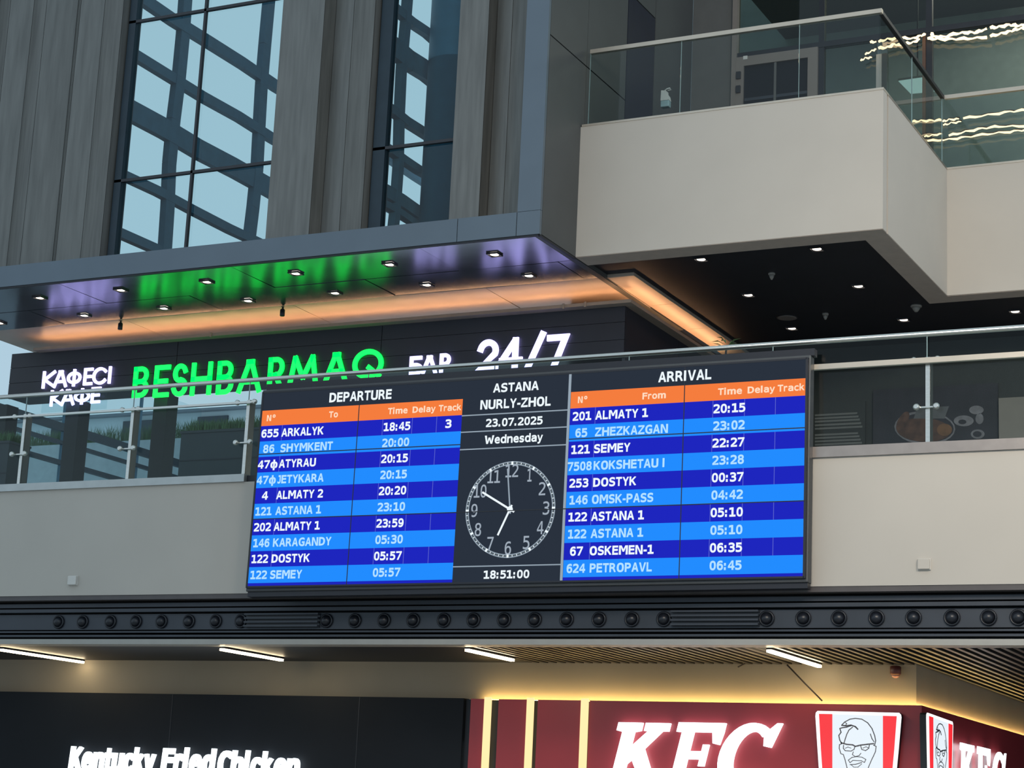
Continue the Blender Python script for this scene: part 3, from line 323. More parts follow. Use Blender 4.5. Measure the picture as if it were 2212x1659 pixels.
GL['0'] = GL['O']; GL['/'] = ([(0, 0), (.09, 0), (.36, CAP), (.27, CAP)], [(0, 1, 2), (0, 2, 3)])
ADV = dict(A=.774,B=.762,C=.734,D=.830,E=.683,F=.683,G=.821,H=.837,I=.372,J=.47,K=.775,L=.637,M=.995,N=.837,O=.850,P=.733,R=.770,S=.720,T=.682,U=.812,V=.774,W=1.103,Y=.724,Z=.725,a=.675,b=.716,c=.593,d=.716,e=.678,f=.435,i=.343,k=.665,l=.343,m=1.042,n=.712,o=.687,r=.493,s=.595,t=.478,u=.712,y=.652,h=.712)
ADV.update({'0':.696,':':.40,'-':.415,'.':.38,' ':.348,'№':1.15,'ф':.88,'/':.365})
BEAR = {k: .055 for k in 'ATVWYZK47fty/'}
for k in '123456789': ADV[k] = .696
def grow(P, T, d):
    """embolden: move the outline outwards by d"""
    E_ = set()
    for t in T:
        for k in range(3): E_.add((t[k], t[(k+1) % 3]))
    N = {}
    for a, b in E_:
        if (b, a) in E_: continue
        v = Vector((P[b][0]-P[a][0], P[b][1]-P[a][1]))
        if v.length < 1e-6: continue
        n = Vector((v.y, -v.x)).normalized(); N.setdefault(a, []).append(n); N.setdefault(b, []).append(n)
    out = []
    for i, p in enumerate(P):
        L_ = N.get(i)
        if not L_: out.append(p); continue
        q = sum(L_, Vector((0, 0)))/len(L_); q = q/max(q.length_squared, .35)
        out.append((p[0]+q.x*d, p[1]+q.y*d))
    return out
def layout(body, bold):
    V = []; Fc = []; x = 0
    for ch in body:
        if ch != ' ':
            P, T = GL[ch]; a = min(p[0] for p in P); b = max(p[0] for p in P); bear = BEAR.get(ch, .085)*.5
            w = ADV[ch]-2*bear-2*bold
            if ch in 'Il': w = .20-2*bold+.0
            if ch == 'i': w = .18-2*bold
            if ch in ':.': w = .19-2*bold
            Q = [(x+bear+bold+(p[0]-a)/(b-a)*w, p[1]) for p in P]
            Q = grow(Q, T, bold); n = len(V); V += Q; Fc += [tuple(k+n for k in t) for t in T]
        x += ADV[ch]
    return V, Fc
def text(body, x0, x1, zb, ch, y, off=0.03, slope=0.0, shear=0, thick=0):
    """letters fitted between x0..x1 with the baseline at zb and cap height ch, in a plane of constant y"""
    vs, fs = layout(body, off); mn = min(v[0] for v in vs); mxx = max(v[0] for v in vs)
    k = ch/(CAP+2*off); m = MB()
    if shear: vs = [(v[0]+shear*v[1], v[1]) for v in vs]; mn = min(v[0] for v in vs); mxx = max(v[0] for v in vs)
    P = [(x0+(v[0]-mn)/(mxx-mn)*(x1-x0), y, zb+(v[1]+off)*k) for v in vs]
    if thick:
        n = len(P); ec = set()
        for f in fs:
            for i in range(len(f)): ec.add((f[i], f[(i+1) % len(f)]))
        sd = [(a, b, b+n, a+n) for (a, b) in ec if (b, a) not in ec]
        m.add(P + [(p[0], p[1]+thick, p[2]) for p in P], list(fs) + sd)
    else: m.add(P, fs)
    return m
def arc(cx, cy, rx, ry, a0, a1, n=18):
    return [(cx+rx*math.cos(math.radians(a0+(a1-a0)*i/n)), cy+ry*math.sin(math.radians(a0+(a1-a0)*i/n))) for i in range(n+1)]
STROKE = {   # geometric sans drawn as strokes in a unit box (centre lines)
 'B': [[(0,0),(0,1)], [(0,1),(.5,1)] + arc(.5,.76,.42,.24,90,-90) + [(0,.52)], [(0,.52),(.5,.52)] + arc(.5,.26,.5,.26,90,-90) + [(0,0)]],
 'E': [[(1,1),(0,1),(0,0),(1,0)], [(0,.5),(.85,.5)]],
 'S': [arc(.5,.74,.44,.26,20,180,12) + arc(.5,.74,.44,.26,180,262,6) + arc(.5,.26,.5,.26,80,-90,12) + arc(.5,.26,.5,.26,-90,-160,6)],
 'H': [[(0,0),(0,1)], [(1,0),(1,1)], [(0,.5),(1,.5)]],
 'A': [[(0,0),(.44,.97)], [(1,0),(.56,.97)], [(.40,.985),(.60,.985)], [(.2,.3),(.8,.3)]],
 'R': [[(0,0),(0,1)], [(0,1),(.5,1)] + arc(.5,.74,.45,.26,90,-90) + [(0,.48)], [(.45,.48),(1,0)]],
 'P': [[(0,0),(0,1)], [(0,1),(.5,1)] + arc(.5,.72,.5,.28,90,-90) + [(0,.44)]],
 'M': [[(0,0),(.15,.97)], [(.17,.97),(.48,.2)], [(.52,.2),(.83,.97)], [(.85,.97),(1,0)]],
 'Q': [arc(.5,.5,.5,.5,0,360,36), [(.55,.35),(.92,.02)]],
 'K': [[(0,0),(0,1)], [(.95,1),(.08,.5),(1,0)]],
 'Ф': [arc(.5,.5,.5,.33,0,360,28), [(.5,0),(.5,1)]],
 'C': [arc(.55,.5,.55,.5,40,320,26)],
 'I': [[(0,0),(0,1)]],
 'Б': [[(.9,1),(0,1),(0,0)], [(0,.55),(.5,.55)] + arc(.5,.275,.5,.275,90,-90) + [(0,0)]],
 '2': [arc(.5,.68,.48,.32,165,-25,16) + [(0,0),(1,0)]],
 '4': [[(.74,0),(.74,1)], [(.68,.97),(.03,.30)], [(0,.26),(1,.26)]],
 '/': [[(0,0),(1,1.1)]],
 '7': [[(0,1),(1,1),(.35,0)]],
}
def stroke(ch, x0, x1, z0, z1, y, w, depth):
    m = MB(); hw = w/2
    fx = lambda u: x0+hw+u*(x1-x0-w); fz = lambda v: z0+hw+v*(z1-z0-w)
    if ch == 'I': fx = lambda u: (x0+x1)/2
    for pl in STROKE[ch]:
        P = [Vector((fx(a), fz(b))) for a, b in pl]; closed = (P[0]-P[-1]).length < 1e-4; n = len(P)
        L = []; Rr = []
        for i, p in enumerate(P):
            d1 = (P[i]-P[i-1]) if i > 0 else ((P[0]-P[-2]) if closed else None)
            d2 = (P[i+1]-P[i]) if i < n-1 else ((P[1]-P[0]) if closed else None)
            if d1 is not None and d1.length < 1e-6: d1 = d2
            if d2 is not None and d2.length < 1e-6: d2 = d1
            a = (d1 if d1 is not None else d2).normalized(); b = (d2 if d2 is not None else d1).normalized()
            na = Vector((-a.y, a.x)); nb = Vector((-b.y, b.x)); q = na+nb
            q = q/max(q.length_squared, .9)*2 if q.length > 1e-6 else na
            e = P[i].copy()
            if d1 is None: e -= b*hw
            if d2 is None: e += a*hw
            L.append(e+q*hw); Rr.append(e-q*hw)
        vs = [(p.x, y, p.y) for p in L] + [(p.x, y, p.y) for p in Rr] + [(p.x, y+depth, p.y) for p in L] + [(p.x, y+depth, p.y) for p in Rr]
        fs = []
        for i in range(n-1):
            fs += [(i, i+1, n+i+1, n+i), (i, 2*n+i, 2*n+i+1, i+1), (n+i, n+i+1, 3*n+i+1, 3*n+i)]
        fs += [(0, n, 3*n, 2*n), (n-1, 3*n-1, 4*n-1, 2*n-1)]
        m.add(vs, fs)
    return m

# ================================================================== STRUCTURE
D0 = 19.0; ZC = 3.54; DK = 21.2
ZS = 9.475; XC = -11.235; DC = 23.0; DB = 24.19; DS = 26.05
fl = struct('floor', 'floor', -40, 14, -12, 42, -.2, 0)
# level one ceiling and level two slab
struct('floor.001', 'floor', -26, 3, D0+.26, 30.4, 5.2, 5.4, label='upper storey floor slab behind the glass railing')
# beige parapet of the second storey
par = struct('wall_parapet', 'beige', -24, 3, D0, D0+.25, 4.115, 5.42)
lip = box('parapet_lip', 'brown', -24, 3, D0+.01, D0+.6, 4.06, 4.115, par)
# black frieze under the parapet, built of separate profiles
fr = struct('trim_1', 'black', -24, 3, D0+.30, D0+.55, 3.60, 4.06, label='black ribbed frieze with round air nozzles')
for z0, z1, yy in ((3.985, 4.03, .13), (3.925, 3.965, .11), (3.68, 3.70, .12), (3.63, 3.655, .12)):
    box('rib', 'groove', -24, 3, D0+yy, D0+.31, z0, z1, fr)
box('face_board', 'groove', -24, 3, D0+.17, D0+.31, 3.72, 3.905, fr)
# air nozzles
nx = [129,181,241,296,351,410,468,522,707,768,831,894,960,1024,1090,1156,1225,1295,1366,1435,1657,1736,1813,1894,1974,2057,2136,2200]
root = None
for i, px in enumerate(nx):
    p = atY(px, 1334 - 3*abs(px-1000)/1000, D0+.17)
    if root is None:
        root = empty('air_nozzle', (p.x, D0+.17, 3.815), None, 'vent')
        MB().lathe((p.x, D0+.17, 3.815), [(.082, 0), (.082, -.02), (.066, -.03), (.066, -.01)], 'y', 20).build('ring', 'nozzle', root)
        MB().lathe((p.x, D0+.16, 3.815), [(.062, 0), (.055, -.03), (.035, -.055), (.008, -.065)], 'y', 18).build('cup', 'nozzle', root)
        o = root; base = p.x
    else: o = copy_tree(root, (p.x, D0+.17, 3.815))
    OR = ['first', 'second', 'third', 'fourth', 'fifth', 'sixth', 'seventh', 'eighth', 'ninth', 'tenth', 'eleventh', 'twelfth']
    o['label'] = ('round black nozzle, %s to the left of the left slotted grille' % OR[7-i] if i < 8 else
                  'round black nozzle, %s from the left between the two slotted grilles' % OR[i-8] if i < 20 else
                  'round black nozzle, %s to the right of the right slotted grille' % OR[i-20])
    o['group'] = 'air nozzles along the black frieze'; o['category'] = 'vent'
for a, b, lab in ((531, 690, 'slotted black grille in frieze left of the row of round nozzles under the clock'),
                  (1451, 1640, 'slotted black grille in frieze under the arrivals table')):
    x0 = atY(a, 1335, D0+.15).x; x1 = atY(b, 1335, D0+.15).x
    g = empty('slot_grille', ((x0+x1)/2, D0+.17, 3.74), lab, 'vent')
    for k in range(4): box('louvre', 'groove', x0, x1, D0+.11, D0+.165, 3.745+k*.045, 3.765+k*.045, g)
    box('frame', 'nozzle', x0, x1, D0+.16, D0+.17, 3.735, 3.90, g)
struct('trim_2', 'strip', -24, 3, D0+.08, D0+.34, ZC, 3.60, label='pale grey strip along the bottom of the frieze')
# level one ceiling: plain dark boards on the left, slats on the right
xs0 = -11.0
ce = struct('ceiling', 'black', -24, 3, D0+.3, 30, ZC+.12, ZC+.2)
bd = box('ceiling_board', 'black', -24, -10.2, D0+.31, DK+.1, ZC+.005, ZC+.03, ce)
k = 0; sl = None; x = -10.15
while x < 0.5:
    if sl is None:
        sl = box('slat', 'slat', x, x+.045, D0+.31, 29.5, ZC+.0, ZC+.085, ce)
        x00 = x
    else:
        c = sl.copy(); COL.objects.link(c); c.location = (x-x00, 0, 0)
    x += .115
# bulkhead
bk = tag(MB().box(-24, -5.6, DK, DK+.2, 2.6, ZC+.1).build('wall_bulkhead', 'bulk'), None, None, None, 'structure')
tag(MB().box(-5.8, -5.6, DK+.2, 29.6, 2.6, ZC+.1).build('wall_bulkhead_side', 'bulk'), None, None, None, 'structure')
struct('wall_back_level_one', 'dark', -5.6, 3, 29.6, 29.8, 0, ZC+.1)
# shop fascia: black board then red panels
bf = box('shop_fascia', 'shopblack', -24, -11.0, DK-.16, DK-.02, .9, 3.105)
tag(bf, 'long matt black fascia board with white script lettering', 'fascia')
box('seam', 'black', -15.2, -15.19, DK-.163, DK-.155, .9, 3.10, bf)
for px in (773,):
    q = atY(px, 1560, DK-.16); box('seam', 'black', q.x, q.x+.012, DK-.163, DK-.155, .9, 3.10, bf)
rx = lambda px: atY(px, 1560, DK-.16).x
red = empty('shop_fascia', (-8, DK-.16, .9), 'red laminate fascia with yellow light bars, turning a corner', 'fascia')
for a, b in ((1015, 1046), (1075, 1139), (1160, 1255), (1272, 1975)):
    x1 = -5.50 if b == 1975 else rx(b)
    box('red_panel', 'red', rx(a), x1, DK-.16, DK-.11, .9, 3.10, red)
box('red_panel', 'red', -5.55, -5.50, DK-.11, 29.0, .9, 3.10, red)
box('backing', 'black', -10.99, -5.56, DK-.11, DK-.09, .9, 3.095, red)
for i, (a, b) in enumerate(((1046, 1061), (1138, 1153), (1255, 1271))):
    o = box('light_bar', 'e_bar', rx(a), rx(b), DK-.185, DK-.165, .9, 3.12)
    tag(o, ('leftmost yellow vertical light bar on the red fascia', 'middle yellow vertical light bar on the red fascia', 'yellow vertical light bar nearest the large white letters')[i], 'light bar', 'vertical light bars on the red fascia')
# led on top of the red fascia, shining up the bulkhead
o = MB().box(rx(1030), -5.56, DK-.08, DK-.055, 3.085, 3.10).box(-5.585, -5.565, DK-.05, 27, 3.085, 3.10).build('light_strip', 'e_yel')
tag(o, 'yellow strip light hidden on top of the red fascia', 'light strip')

# linear lamps under the first storey ceiling
lamps = [((0,1402),(190,1430),'linear ceiling lamp cut by the left edge of the photo'), ((460,1398),(612,1424),'linear ceiling lamp above the white script lettering'),
         ((978,1397),(1117,1424),'linear ceiling lamp above the yellow light bars, split in two lengths'), ((1653,1400),(1767,1437),'linear ceiling lamp above the red fascia and slats')]
for i, (a, b, lab) in enumerate(lamps):
    A = atZ(*a, ZC-.02); B = atZ(*b, ZC-.02); B.y = min(B.y, DK-.08); x = (A.x+B.x)/2; y0 = 19.5 if i else 18.9
    y0 = max(A.y, D0+.36)
    t = empty('linear_lamp', (x, y0, ZC-.04), lab, 'lamp', 'linear lamps under the ceiling')
    if i == 2:
        box('tube', 'e_tube', x-.025, x+.025, y0, B.y-.55, ZC-.045, ZC-.02, t)
        box('tube', 'e_tube', x-.035, x+.015, B.y-.52, B.y, ZC-.045, ZC-.02, t)
    else: box('tube', 'e_tube', x-.025, x+.025, y0, B.y, ZC-.045, ZC-.02, t)
    box('housing', 'black', x-.03, x+.03, y0, B.y+.004, ZC-.018, ZC+.006, t)
# small things on the bulkhead
p = atY(1935, 1447, DK-.04)
t = empty('alarm_beacon', (p.x, DK, p.z-.06), 'small dark red alarm beacon on the yellow lit bulkhead', 'alarm')
MB().lathe((p.x, DK-.05, p.z-.02), [(.045, -.04), (.06, -.02), (.06, .05), (.05, .06)]).build('body', mat('dark_red', (.09, .02, .015), .4), t)
MB().lathe((p.x, DK-.05, p.z-.06), [(.01, -.03), (.035, -.02), (.045, .0)]).build('lens', mat('pink_lens', (.5, .25, .2), .2), t)
A = atY(1700, 1436, DK-.06); B = atY(1776, 1514, DK-.1)
tag(MB().tube([A, (A*.5+B*.5)+Vector((.01,0,-.012)), B], .009, 6).build('cable', 'cable'), 'dark cable hanging slantwise across the yellow lit bulkhead', 'cable')
A = atY(1594, 1441, DK-.06); B = atY(1612, 1432, DK-.06)
tag(MB().tube([A, B], .008, 6).build('cable', 'cable'), 'short dark cable stub under the slatted ceiling', 'cable')

# ---------------------------------------------- shop letters
YL = DK-.24
def poly_letter(polys, fx, fz, y, d, axis='x', parent=None, m='e_shop'):
    mb = MB()
    for pl in polys:
        pts = [(fx(u, v), y, fz(v)) if axis == 'x' else (y, fx(u, v), fz(v)) for u, v in pl]
        # fan-safe: polygons are kept convex or simple
        mb.prism(pts, (0, d, 0) if axis == 'x' else (d, 0, 0))
    return mb.build('letter', m, parent)
KP = [[(.12,0),(.34,0),(.34,1),(.12,1)], [(0,.88),(.12,.86),(.34,.86),(.46,.88),(.46,1),(0,1)], [(0,0),(.46,0),(.46,.12),(.34,.14),(.12,.14),(0,.12)],
      [(.33,.38),(.55,.56),(.88,.88),(.62,.88),(.33,.62)], [(.54,.88),(1.0,.88),(1.0,1),(.54,1)], [(.40,.50),(.58,.66),(.98,.12),(.72,.12)], [(.60,0),(1.05,0),(1.05,.12),(.60,.12)]]
FP = [[(.12,0),(.36,0),(.36,1),(.12,1)], [(0,.86),(1,.86),(1,1),(0,1)], [(.84,.70),(.97,.68),(1,.86),(.78,.86)], [(.36,.46),(.74,.46),(.74,.58),(.36,.58)],
      [(.64,.36),(.75,.36),(.75,.68),(.64,.68)], [(0,0),(.52,0),(.52,.12),(0,.12)]]
def CP():
    o = arc(.52, .5, .52, .5, 48, 318, 26); i = arc(.56, .5, .29, .37, 52, 312, 26); P = []
    for k in range(26): P.append([o[k], o[k+1], i[k+1], i[k]])
    P.append([(.80,.66),(.93,.64),(1.04,1.0),(.96,1.0),(.76,.84)]); return P
ks = empty('illuminated_letters', (-7.8, YL, 2.0), 'three large glowing white slab serif letters on the red fascia', 'sign')
def setletters(spec, slant):
    for nm, P, a, b in spec:
        z1 = atY(a, 1560, YL).z; z0 = atY(a, 1703, YL).z - .02
        x0 = atY(a, 1560, YL).x - (z1-z0)*slant; w = atY(b, 1560, YL).x - atY(a, 1560, YL).x
        poly_letter(P, lambda u, v: x0+u*w+(z1-z0)*slant*v, lambda v: z0+v*(z1-z0), YL, .07, parent=ks)
setletters([('K', KP, 1336, 1446), ('F', FP, 1466, 1566), ('C', CP(), 1570, 1684)], .24)
# halo lamps behind the letters are the letter sides themselves (emissive)
# script lettering on the black board
q0 = atY(148, 1640, YL); q1 = atY(648, 1650, YL); zt = atY(190, 1614, YL).z; hh = .38
t = empty('illuminated_letters', ((q0.x+q1.x)/2, YL, zt-hh), 'glowing white brush script lettering on the black fascia board', 'sign')
for body, a, b, ya in (('Kentucky', 148, 333, 1612), ('Fried', 347, 463, 1616), ('Chicken', 470, 645, 1622)):
    A = atY(a, 1640, YL); B = atY(b, 1640, YL); top = atY(a+15, ya, YL).z
    text(body, A.x, B.x, top-hh*.82, hh*.82, YL, off=.042, shear=.14, thick=.05).build('word', 'e_shop', t)

# face sign: shallow light box with line drawing, on the front and round the corner
def face_sign(MP, out, name_label, cat_parent):
    """MP maps drawing coordinates (x, y down) to 3D on the panel; out = unit vector towards the viewer"""
    out = Vector(out); c0 = MP(660, 1150)
    r = empty('light_box_sign', c0, name_label, 'sign', 'light box signs with line drawn face')
    def poly(pts, lift, d, nm, m): return MB().prism([MP(*p)+out*lift for p in pts], -out*d).build(nm, m, r)
    rim = [(285,240),(1045,258),(1062,275),(1066,300),(1040,600),(990,1120),(960,1150),(350,1150),(320,1120),(285,600),(265,290),(268,258)]
    poly(rim, .0, .012, 'rim', 'e_rim')
    poly(rim, -.012, .07, 'housing', 'black')
    poly([(300,268),(1028,288),(1003,600),(955,1118),(355,1118),(318,600)], .004, .002, 'face_board', 'e_box')
    poly([(300,268),(425,270),(425,1118),(355,1118),(318,600)], .008, .002, 'stripe', 'e_red')
    poly([(897,287),(1026,290),(1003,600),(955,1118),(897,1118)], .008, .002, 'stripe', 'e_red')
    L = [([(512,375),(540,345),(590,318),(640,311),(700,318),(755,352),(795,405),(820,470),(830,520),(820,560)], 9),
         ([(512,375),(550,380),(600,374),(640,388),(664,413)], 13), ([(540,345),(560,360),(545,380)], 7), ([(495,405),(520,398),(560,392),(600,378)], 11),
         ([(495,405),(507,440),(486,470),(495,515),(515,545)], 10), ([(615,392),(580,420),(560,460),(545,505),(532,548)], 9),
         ([(780,455),(795,500),(815,530)], 8),
         ([(505,538),(560,553),(615,558),(640,572),(665,566),(690,560),(750,553),(812,546)], 13),
         ([(530,560),(528,590),(545,612),(600,616),(628,600),(636,572)], 8), ([(690,568),(700,600),(735,612),(765,590),(772,556)], 8),
         ([(512,548),(492,556),(490,590),(505,640),(528,648)], 8), ([(808,560),(834,572),(828,620),(808,665),(795,690)], 8),
         ([(528,648),(545,700),(562,770),(590,850),(640,905),(690,905),(735,850),(765,760),(795,690)], 8),
         ([(622,622),(612,648),(640,668),(675,658),(692,636)], 7),
         ([(575,700),(610,674),(650,668),(700,672),(738,694),(725,722),(695,706),(655,704),(618,702),(590,724),(575,700)], 7),
         ([(590,742),(640,740),(700,722)], 8), ([(600,742),(625,765),(665,765),(700,735)], 6),
         ([(640,775),(635,820),(655,870),(680,820),(672,775)], 8), ([(545,590),(570,578),(600,588)], 6), ([(710,588),(740,576),(760,584)], 6),
         ([(520,900),(640,950),(520,1010),(520,900)], 10), ([(790,900),(670,950),(790,1010),(790,900)], 10)]
    mb = MB()
    for pts, w in L:
        for i in range(len(pts)-1):
            a = Vector(pts[i]); b = Vector(pts[i+1]); d = (b-a).normalized(); n = Vector((-d.y, d.x))*w/2; e = d*w*.25
            q = [a-e+n, b+e+n, b+e-n, a-e-n]
            mb.prism([MP(*p)+out*.010 for p in q], -out*.003)
    mb.build('line_drawing', 'ink', r)
    return r
YF = DK-.26
def MPf(x, y): return atY(1700+x/4.32, 1480+y/4.32, YF)
face_sign(MPf, (0,-1,0), 'front facing white light box with red stripes and drawn face beside large letters', red)
XF = -5.41
def MPs(x, y):
    A = atX(2003, 1545, XF); B = atX(2059, 1558, XF); u = (x-265)/800.0
    Y = A.y+(B.y-A.y)*u
    z0 = atY(1700+265/4.32, 1480+240/4.32, YF).z; z1 = atY(1700+265/4.32, 1480+1150/4.32, YF).z
    return Vector((XF, Y, z0-.0+(z1-z0)*(y-240)/910.0))
face_sign(MPs, (1,0,0), 'second light box sign with drawn face round the corner of the red fascia', red)
t = empty('illuminated_letters', (XF, 24, 2.0), 'three small glowing white slab serif letters round the corner', 'sign')
for P, a, b, ya in ((KP, 2077, 2106, 1604), (FP, 2114, 2141, 1612), (CP(), 2147, 2174, 1621)):
    A = atX(a, ya, XF); B = atX(b, ya+6, XF); z1 = A.z; z0 = z1-.62; w = B.y-A.y; ya0 = A.y
    poly_letter(P, lambda u, v: ya0+u*w+.1*(z1-z0)*(v-1), lambda v: z0+v*(z1-z0), XF-.02, .015, axis='y', parent=t)

# ---------------------------------------------- switch boxes on the parapet
for a, b, c, d, lab in ((147, 1244, 163, 1263, 'small white junction box low on the left beige parapet'), (1982, 1207, 2008, 1229, 'small cream junction box low on the right beige parapet')):
    A = atY(a, b, D0-.04); B = atY(c, d, D0-.04)
    t = empty('junction_box', ((A.x+B.x)/2, D0, B.z), lab, 'box')
    bevel(box('cover', 'white' if a < 500 else 'beige', A.x, B.x, D0-.045, D0-.02, B.z, A.z, t), .006)
    box('back_plate', 'white', A.x-.004, B.x+.004, D0-.02, D0, B.z-.004, A.z+.004, t)

# ================================================================== DEPARTURE BOARD
C0 = Vector((-9.3119, 18.70, 5.2768)); yaw, tilt, roll = .0351, -.0306, .0081; BW, BH = 6.4283, 2.2497
ex = Vector((math.cos(yaw), math.sin(yaw), 0)); n0 = Vector((-math.sin(yaw), math.cos(yaw), 0))
ez = Vector((0,0,1))*math.cos(tilt) - n0*math.sin(tilt)
ex2 = ex*math.cos(roll)+ez*math.sin(roll); ez2 = ez*math.cos(roll)-ex*math.sin(roll); ey2 = ez2.cross(ex2)
board = empty('departure_board', C0, 'large wall mounted train display of blue timetable rows around a clock', 'display')
mb = Matrix.Identity(4)
for i in range(3): mb[i][0] = ex2[i]; mb[i][1] = ey2[i]; mb[i][2] = ez2[i]; mb[i][3] = C0[i]
board.matrix_world = mb; WORLD[board.name] = Vector((0,0,0))     # children are built in board coordinates
def L(px, py):
    d = ray(px, py); t = (C0-O).dot(ey2)/d.dot(ey2); q = O+d*t-C0; return Vector((q.dot(ex2), q.dot(ez2)))
hw, hh = BW/2, BH/2
def plate(x0, x1, z0, z1, y0, y1, nm, m, parent=board): 
    o = box(nm, m, x0, x1, y0, y1, z0, z1, parent); return o
def sub(o): WORLD[o.name] = Vector((0,0,0)); return o
# case
cs = MB().box(-hw-.03, hw+.03, .03, .17, -hh-.045, hh+.045).build('case', 'case', board); bevel(cs, .01)
cols = [-hw] + [L(px, py).x for px, py in ((764, 1050), (991, 1050), (1226, 1030), (1474, 1010))] + [hw]
rows = [hh, (L(700, 976).y+L(1600, 930).y)/2, (L(700, 1116).y+L(1100, 1105).y+L(1600, 1086).y)/3, -hh]
for i in range(5):
    for j in range(3):
        plate(cols[i]+.002, cols[i+1]-.002, rows[j+1]+.002, rows[j]-.002, .0, .03, 'screen_panel', 's_bg')
# timetables
def table(xa, xb, numx, tx, title, hdr, data, lines):
    top = hh - .095*BH if xa < 0 else hh - .093*BH
    end = -hh + .019*BH; rh = (top-end)/11
    hb = plate(xa, xb, top-rh, top, -.003, 0, 'header_row', 's_org'); sub(hb)
    for body, a, b in hdr:
        A, B = numx(a, 0), numx(b, 0)
        text(body, A, B, top-rh*.70, rh*.40, -.006, .03).build('lettering', 's_hdr', hb)
    A, B = tx(title[1]), tx(title[2])
    tl = text(title[0], A, B, (hh+top)/2-.085*BH/.95*.28, rh*.62, -.006, .032).build('title_lettering', 's_txt', board)
    for r, rw in enumerate(data):
        z1 = top-rh*(r+1); dark = r % 2 == 0
        o = plate(xa, xb, z1-rh, z1, -.003, 0, 'timetable_row', 's_dark' if dark else 's_light'); sub(o)
        for body, a, b in rw:
            A, B = numx(a, r+1), numx(b, r+1)
            text(body, A, B, z1-rh*.76, rh*.53, -.006, .034).build('lettering', 's_txt' if dark else 's_txt2', o)
        if dark:
            for q in lines: MB().box(q-.003, q+.003, -.0045, -.0035, z1-rh, z1).build('column_rule', 's_ln', o)
    plate(xa, xb, -hh+.002, end-.001, -.003, 0, 'bottom_row', 's_dark')
    return top, end, rh
xL = L(1000, 823+20).x; xL = (L(1000, 830).x + L(979, 1250).x)/2; xR = (L(1236, 830).x+L(1215, 1240).x)/2
def rowx(off, sc, y0, dy):
    def f(c, r): return L(off+c/sc, y0+dy*r).x
    return f
fd = rowx(520, 3.252, 895, 34.2); fa = rowx(1200, 3.131, 850, 37.4)
dep = [[('655',150,270),('ARKALYK',290,585),('18:45',1005,1192),('3',1437,1480)], [('86',162,240),('SHYMKENT',283,648),('20:00',995,1183)],
       [('47ф',125,262),('ATYRAU',272,530),('20:15',988,1175)], [('47ф',117,250),('JETYKARA',262,585),('20:15',982,1168)],
       [('4',153,195),('ALMATY 2',253,580),('20:20',972,1163)], [('121',107,220),('ASTANA 1',247,567),('23:10',963,1155)],
       [('202',97,215),('ALMATY 1',235,558),('23:59',955,1145)], [('146',92,205),('KARAGANDY',230,638),('05:30',947,1140)],
       [('122',80,195),('DOSTYK',220,488),('05:57',938,1132)], [('122',72,187),('SEMEY',210,433),('05:57',930,1122)]]
arr = [[('201',120,245),('ALMATY 1',272,628),('20:15',1070,1285)], [('65',137,218),('ZHEZKAZGAN',270,762),('23:02',1068,1280)],
       [('121',110,235),('SEMEY',263,508),('22:27',1063,1278)], [('7508',85,247),('KOKSHETAU I',260,738),('23:28',1062,1275)],
       [('253',97,225),('DOSTYK',257,548),('00:37',1058,1272)], [('146',97,220),('OMSK-PASS',248,663),('04:42',1055,1268)],
       [('122',90,215),('ASTANA 1',243,600),('05:10',1050,1268)], [('122',87,210),('ASTANA 1',240,595),('05:10',1048,1265)],
       [('67',100,187),('OSKEMEN-1',233,665),('06:35',1045,1263)], [('624',77,203),('PETROPAVL',233,653),('06:45',1043,1260)]]
table(-hw, xL, fd, lambda c: L(520+c/3.252, 852).x, ('DEPARTURE', 627, 1062), [('№',188,248),('To',622,685),('Time',1035,1172),('Delay',1207,1368),('Track',1390,1548)], dep,
      [L(608, 950).x, L(826, 930).x, L(890, 925).x, L(943, 920).x])
table(xR, hw, fa, lambda c: L(1200+c/3.131, 812).x, ('ARRIVAL', 697, 1055), [('№',155,218),('From',590,748),('Time',1100,1262),('Delay',1300,1485),('Track',1503,1685)], arr,
      [L(1283, 970).x, L(1538, 960).x, L(1607, 950).x, L(1674, 950).x])
# centre column
fc = lambda c, y: L(960+c/3.253, 780+y/3.253)
for body, a, b, y0, y1, off in (('ASTANA',345,665,150,213,.032), ('NURLY-ZHOL',255,748,262,328,.032), ('23.07.2025',295,692,398,455,.032), ('Wednesday',285,693,515,574,.032), ('18:51:00',278,598,1470,1528,.032)):
    A = fc(a, (y0+y1)/2); B = fc(b, (y0+y1)/2); T = fc((a+b)/2, y0); Bt = fc((a+b)/2, y1)
    text(body, A.x, B.x, Bt.y, T.y-Bt.y, -.006, off).build('lettering', 's_txt', board)
for yl, yr in ((383, 345), (500, 463), (622, 588), (1443, 1430)):
    z = (fc(125, yl).y+fc(870, yr).y)/2
    plate(xL, xR-.03, z-.006, z+.006, -.003, 0, 'rule', 's_wl')
plate(xR-.032, xR-.004, -hh+.01, hh-.01, -.004, 0, 'divider', 's_wl')
cc = fc(462, 1042); RR = abs(fc(462, 705).y-fc(462, 1383).y)/2
clock = empty('clock_face', (0,0,0)); clock.parent = board; WORLD[clock.name] = Vector((0,0,0)); 
def ring(r0, r1, y, nm, m, par_):
    b = MB(); n = 64
    P = [(cc.x+r*math.cos(2*math.pi*k/n), y, cc.y+r*math.sin(2*math.pi*k/n)) for r in (r0, r1) for k in range(n)]
    b.add(P, [(k, (k+1) % n, n+(k+1) % n, n+k) for k in range(n)]); return b.build(nm, m, par_)
ring(RR*.925, RR, -.004, 'ring', 's_wl', clock)
ring(RR*.945, RR*.98, -.0045, 'ring_groove', mat('ring_dark', (.10,.12,.14), .5), clock)
tk = MB()
